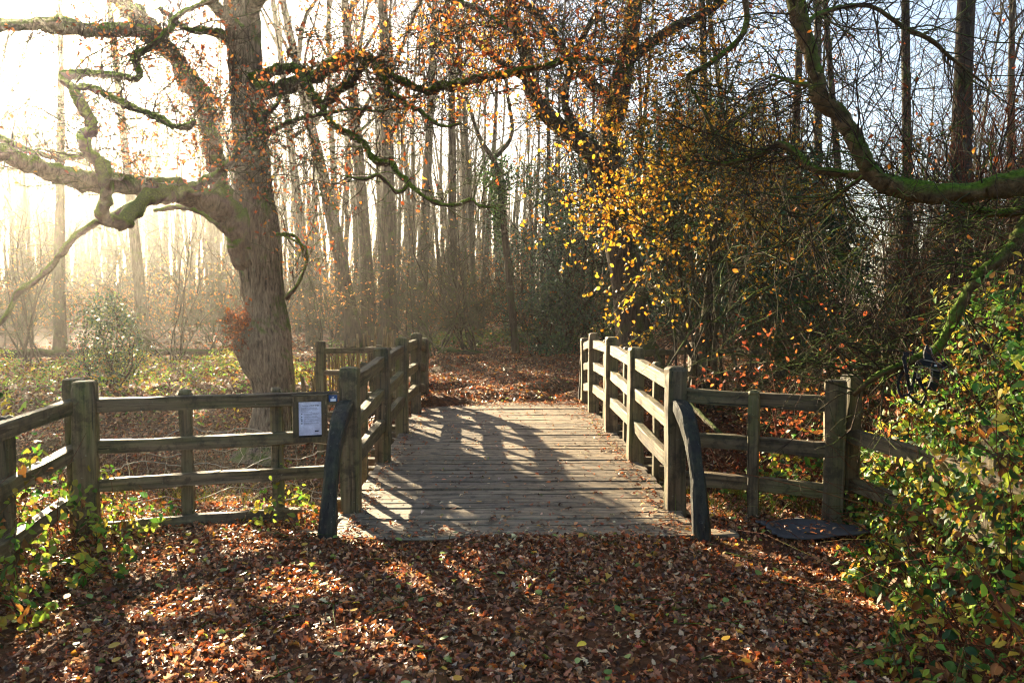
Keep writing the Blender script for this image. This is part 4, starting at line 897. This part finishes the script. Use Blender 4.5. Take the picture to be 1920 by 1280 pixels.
bramble('bramble_patch', 'leafy brambles growing up behind the right-hand fence rails', (1.7, 6.5, 6.2, 9.2), h_rf, 3200, (.04, .075), BRMC, [4, 3, 2, 3, 2.5, 1.4, 1.5], 350, (3.2, 7.4, 0))
def h_c(x, y): return .4 * np.clip(np.sin(x * 1.3 + y) * .6 + .4, 0, 1) * sstep(26.5, 28, y) * sstep(40, 34, y)
bramble('bramble_patch', 'low green undergrowth across the head of the leafy path', (-6, 5, 26, 40), h_c, 4000, (.1, .16), ['#4f6a2a', '#6a7d33', '#8a8a3a'], None, 100, (0, 31, 0), shape='quad')
def h_s(x, y): return .42 * np.exp(-((x + 1.62) ** 2 / .03 + (y - 6.0) ** 2 / .04))
bramble('bramble_sprig', 'small bright sprig of bramble at the foot of the fence by the bridge', (-2.0, -1.3, 5.7, 6.4), h_s, 60, (.04, .06), BRMC, [1, 3, 0, 4, 3, 1, 0], 14, (-1.6, 6.0, 0), 20)

# grass tufts in the gully and by the posts
n = 1700; bx = np.concatenate([rng.uniform(-3.2, -1.4, 1300), rng.uniform(1.5, 2.6, 400)]); by = np.concatenate([rng.uniform(6.6, 9.5, 1300), rng.uniform(5.9, 7.5, 400)])
kx = np.round(bx / .35) * .35 + rng.normal(0, .04, n); ky = np.round(by / .35) * .35 + rng.normal(0, .04, n)
A = grow(np.stack([kx, ky, gz(kx, ky)], -1), np.column_stack([rng.normal(0, .4, (n, 2)), np.ones(n)]), rng.uniform(.1, .32, n), 5, .12, -.12)
g = Geo(); v, q = tubes(A, taper(n, 5, np.full(n, .003), .0006), 3); g.add(v, q, None, np.repeat(pal(['#5f7a2c', '#7f8a3a', '#a0904a'], n), 15, 0))
solo('grass', g, M_BRM, 'thin grass tufts along the stream bank', 'grass', kind='stuff')

# ------------------------------------------------------------------ leaf litter
lg = Geo()
def litter(x0, x1, y0, y1, n, size, kind, tilt=.33, keep=None, zadd=.004, pile=.02, palette=BROWN, wts=BROWN_W):
    x = rng.uniform(x0, x1, n); y = rng.uniform(y0, y1, n)
    if keep is not None: k = keep(x, y); x, y = x[k], y[k]
    n = len(x); e = .1; z = gz(x, y); nn = np.stack([-(gz(x + e, y) - z) / e, -(gz(x, y + e) - z) / e, np.ones(n)], -1)
    st = np.abs(nn[:, :2]).max(1) < 3; x, y, z, nn = x[st], y[st], z[st], nn[st]; n = len(x)
    leaves(lg, np.stack([x, y, z + zadd + rng.random(n) ** 1.5 * pile], -1), nrm(nn) + rng.normal(0, tilt, (n, 3)), size[0] + (size[1] - size[0]) * rng.random(n) ** 1.3, pal(palette, n, wts, .34), kind, 2.0)
offdeck = lambda x, y: ~((x > XL - .08) & (x < XR + .08) & (y > 5.52))
def thin(x, y):   # trodden patches where the soil shows
    return rng.random(len(x)) < np.clip(.86 + .5 * np.sin(x * 2.1 + 1.5 * np.sin(y * 1.7)) * np.sin(y * 2.6 + 1.2 * np.sin(x * 1.9)), .3, 1)
lk = lambda x, y: offdeck(x, y) & thin(x, y)
litter(-4.2, 4.2, 2.2, 4.4, 18000, (.022, .064), 'oak', .45, keep=lk)
litter(-4.2, 4.2, 2.2, 4.4, 32000, (.018, .05), 'chip', .5, keep=lk)
litter(-4.6, 4.6, 4.4, 7.2, 10000, (.022, .06), 'oak', .45, keep=lk)
litter(-4.6, 4.6, 4.4, 7.2, 46000, (.02, .052), 'chip', .5, keep=lk)
litter(-5, 5, .2, 2.2, 4000, (.05, .09), 'simple')
litter(-8.5, -1.0, 6.6, 15.5, 22000, (.05, .09), 'quad', .4)
litter(1.3, 8.0, 6.6, 12.8, 14000, (.05, .09), 'quad', .4)
litter(-2.6, 7.5, 12.3, 28, 44000, (.055, .1), 'quad', .4, keep=lambda x, y: (y > 12.62) | (x > 1.6) | (x < -1.3))
litter(-22, -2.6, 14, 34, 24000, (.08, .14), 'quad', .4)
litter(7.5, 16, 8, 30, 10000, (.08, .14), 'quad', .4)
litter(-20, 20, 28, 60, 16000, (.14, .24), 'quad', .4)
solo('leaf_litter', lg, M_LIT, 'thick carpet of brown fallen leaves', 'leaves', kind='stuff')
n = 260; tx = rng.uniform(-3.6, 3.2, n); ty = rng.uniform(2.6, 5.6, n); ta = rng.uniform(0, 6.28, n)
A = grow(np.stack([tx, ty, gz(tx, ty) + .03], -1), np.stack([np.cos(ta), np.sin(ta), np.zeros(n)], -1), rng.uniform(.05, .35, n), 5, .16, 0); A[:, :, 2] = np.clip(A[:, :, 2], gz(A[:, :, 0], A[:, :, 1]) + .02, gz(A[:, :, 0], A[:, :, 1]) + .04)
solo('fallen_twigs', Geo().add(*tubes(A, taper(n, 5, rng.uniform(.002, .0045, n), .001), 4)), M_TWIG, 'thin broken twigs strewn over the leaf carpet', 'twigs', kind='stuff')
# leaves lying on the deck: more along the edges and at the near end
n = 1700; x = np.concatenate([rng.uniform(XL, XR, 900), XR - .04 - np.abs(rng.normal(0, .12, 500)), XL + .04 + np.abs(rng.normal(0, .08, 300))]); y = 5.75 + 6.9 * rng.random(n) ** 1.25
x2 = rng.uniform(XL - .1, XR + .1, 520); y2 = 5.5 + np.abs(rng.normal(0, .2, 520)); x3 = rng.uniform(XL, XR, 700); y3 = 12.75 - np.abs(rng.normal(0, .3, 700))
x = np.concatenate([x, x2, x3]); y = np.concatenate([y, y2, y3]); n = len(x)
z = np.array([deck_z(v) for v in y]) + .008 + rng.random(n) * .012
g = Geo(); leaves(g, np.stack([x, y, z], -1), np.array([0, 0, 1.0]) + rng.normal(0, .22, (n, 3)), rng.uniform(.025, .055, n), pal(BROWN + ['#c8b394'], n, BROWN_W + [3], .3), 'simple', 1.3)
solo('leaf_litter', g, M_LIT, 'dry leaves scattered over the bridge planks', 'leaves', kind='stuff')
# brighter single leaves among the litter
for kind, hexes, lab, num in (('yellow', ['#d8a92a', '#e0b840'], 'bright yellow fallen leaf lying on the brown litter', 70), ('green', ['#8da24a', '#a5b55e', '#7d9a55'], 'pale green fallen leaf lying on the brown litter', 75), ('orange', ['#c8591e', '#b0421c', '#d0762a'], 'vivid orange-red fallen leaf lying on the brown litter', 85)):
    ms = leaf_meshes('fallen_leaf', hexes, M_LIT, 'oak' if kind == 'orange' else 'round', 6)
    for _ in range(num):
        while True:
            y = 3.1 + 3.0 * random.random(); x = random.uniform(-.62, .58) * y
            if offdeck(x, y) and not (x > 2.2) and (x > -2.9): break
        o = bpy.data.objects.new('fallen_leaf', random.choice(ms)); C.objects.link(o); s = random.uniform(.036, .056)
        o.location = (x, y, float(gz(x, y)) + .034); o.scale = (s, s, s); o.rotation_euler = (random.gauss(0, .2), random.gauss(0, .2), random.uniform(0, 6.28))
        tag(o, lab, 'leaf', 'bright ' + kind + ' leaves on the litter')

# ------------------------------------------------------------------ small things on the ground
nn_ = 26; a = np.linspace(-.5, .5, nn_); XX, YY = np.meshgrid(a, a); cx, cy_ = 2.28, 5.55
rot = -.25; xx = cx + XX * .82 * math.cos(rot) - YY * .5 * math.sin(rot); yy = cy_ + XX * .82 * math.sin(rot) + YY * .5 * math.cos(rot)
zz = gz(xx, yy) + .045 + .012 * np.sin(xx * 13 + yy * 5) + .01 * np.sin(yy * 17) + .03 * sstep(.3, .5, XX)
keep = np.hypot(XX * 1.0, YY * 1.05) < .5 + .04 * np.sin(np.arctan2(YY, XX) * 5); g = Geo(); idx = np.arange(nn_ * nn_).reshape(nn_, nn_)
v = np.stack([xx, yy, zz], -1).reshape(-1, 3); f = [(idx[i, j], idx[i, j + 1], idx[i + 1, j + 1], idx[i + 1, j]) for i in range(nn_ - 1) for j in range(nn_ - 1) if keep[i, j] and keep[i + 1, j + 1] and keep[i, j + 1] and keep[i + 1, j]]
g.add(v, f); mo = solo('ground_mat', g, mat_plain('slate_grey_mat', '#4b4b4c', .85, .2), 'dark slate-grey mat lying on the ground by the brambles', 'mat', base=(cx, cy_, 0.0))
n = 70; th_ = rng.uniform(0, 6.28, n); rr = .45 * rng.random(n) ** .35; mx = rr * np.cos(th_); my = rr * np.sin(th_)
lx = cx + mx * .82 * math.cos(rot) - my * .5 * math.sin(rot); ly = cy_ + mx * .82 * math.sin(rot) + my * .5 * math.cos(rot)
g = Geo(); leaves(g, np.stack([lx, ly, gz(lx, ly) + .075], -1), np.array([0, 0, 1.0]) + rng.normal(0, .25, (n, 3)), rng.uniform(.03, .065, n), pal(BROWN, n, BROWN_W, .3), 'oak', 1.5)
solo('leaf_litter', g, M_LIT, 'a few brown leaves lying on the slate-grey mat', 'leaves', kind='stuff')
md = mo.modifiers.new('thickness', 'SOLIDIFY'); md.thickness = .012
def log(name, label, a, b, r, mat=M_DARK):
    p = np.linspace(0, 1, 14)[:, None]; pts_ = np.array(a) * (1 - p) + np.array(b) * p + rng.normal(0, r * .15, (14, 3)); t = solo(name, Geo().add(*tube1(pts_, np.linspace(r, r * .7, 14) , 10, .08)), mat, label, 'log', base=tuple(np.array(a)))
log('fallen_log', 'dark fallen log lying across the path side past the bridge', (*gnd(825, 24)[:2], float(gz(*gnd(825, 24)[:2])) + .1), (*gnd(915, 23.2)[:2], float(gz(*gnd(915, 23.2)[:2])) + .1), .13)
log('fallen_log', 'long low log edging the undergrowth in the sunbeams', (*gnd(-40, 24)[:2], .0), (*gnd(430, 25)[:2], .0), .14)
log('leaning_pole', 'bare grey pole leaning across the gully behind the right fence', P(1265, 730, 9.5), P(1368, 830, 8.2), .035, M_GREY)
log('leaning_pole', 'pale broken stub leaning on the far low fence', P(1228, 655, 13), P(1250, 715, 12.7), .05, M_GREY)

# ------------------------------------------------------------------ dog harness hanging on the branch
hd = 5.12
M_STRAP = mat_plain('black_webbing', '#14151b', .7); M_TRIM = mat_plain('reflective_grey_trim', '#8d867c', .5)
hn = thing('dog_harness', 'black dog harness with grey trim hanging on the mossy branch', 'harness', tuple(P(1722, 665, hd)))
def strap(seq, wd, th=.006, d0=hd):
    a = catmull([P(u, v, d0 + dz) for u, v, dz in seq], 6); T = nrm(np.gradient(a, axis=0)); s = nrm(np.cross(T, FW)); V = []
    for p, t, n_ in zip(a, T, s):
        nb_ = np.cross(t, n_)
        for cx, cz in ((-1, -1), (1, -1), (1, 1), (-1, 1)): V.append(p + n_ * cx * wd / 2 + nb_ * cz * th / 2)
    n = len(a); k = np.arange(4); i = np.arange(n - 1)[:, None] * 4
    return Geo().add(np.array(V), np.vstack([np.stack([i + k, i + (k + 1) % 4, i + 4 + (k + 1) % 4, i + 4 + k], -1).reshape(-1, 4), [[0, 1, 2, 3], [4 * n - 1, 4 * n - 2, 4 * n - 3, 4 * n - 4]]]))
for seq, wd in (([(1694, 668, 0), (1700, 700, -.02), (1704, 722, 0), (1706, 738, .02)], .022), ([(1700, 690, 0), (1687, 708, .02), (1684, 726, .02), (1690, 742, .02), (1703, 740, 0), (1716, 752, 0), (1728, 758, 0), (1736, 742, 0)], .016), ([(1720, 678, 0), (1716, 700, 0), (1710, 725, 0), (1706, 738, 0)], .02), ([(1722, 700, .03), (1728, 722, .03), (1738, 738, .03)], .016), ([(1719, 708, -.01), (1728, 724, -.01), (1737, 737, -.01)], .014)):
    part('strap', strap(seq, wd), M_STRAP, hn, smooth=False)
part('neck_pad', strap([(1742, 650, -.02), (1738, 664, -.05), (1742, 676, -.06), (1752, 681, -.06)], .045, .012), M_STRAP, hn, smooth=False)
cp = part('chest_pad', strap([(1722, 684, -.05), (1735, 679, -.06), (1752, 686, -.07), (1764, 687, -.07), (1778, 680, -.06)], .05, .014), M_STRAP, hn, smooth=False)
part('belly_pad', strap([(1754, 690, -.05), (1753, 712, -.05), (1746, 732, -.04)], .055, .012), M_STRAP, hn, smooth=False)
for seq in ([(1744, 650, -.062), (1748, 664, -.075), (1756, 678, -.078), (1766, 683, -.08)], [(1721, 693, -.07), (1734, 687, -.08), (1748, 692, -.085), (1762, 694, -.085), (1780, 684, -.075)], [(1732, 674, -.072), (1746, 677, -.08), (1758, 681, -.08)], [(1721, 694, -.07), (1719, 706, -.05), (1724, 707, -.05), (1727, 692, -.07)], [(1748, 694, -.07), (1748, 716, -.06)]):
    part('trim', strap(seq, .007, .004), M_TRIM, hn, smooth=False)
part('bone_emblem', strap([(1752, 685, -.083), (1757, 685, -.085)], .012, .003), M_WHITE, hn, smooth=False)
part('buckle', strap([(1694, 664, -.03), (1712, 662, -.035)], .03, .012), M_STRAP, hn, smooth=False)

# ------------------------------------------------------------------ haze
hb_ = quadbox(-900, 900, -800, 900, -6, 21.5)
m, n, l = newmat('haze_air'); n.remove(n['Principled BSDF']); pv = n.new('ShaderNodeVolumePrincipled'); pv.inputs['Density'].default_value = HAZE_DENSITY
pv.inputs['Color'].default_value = (1, .95, .86, 1); pv.inputs['Anisotropy'].default_value = .8
l.new(pv.outputs[0], n['Material Output'].inputs['Volume'])
solo('haze', hb_, m, 'thin sunlit mist in the wood', 'haze', kind='stuff', smooth=False)
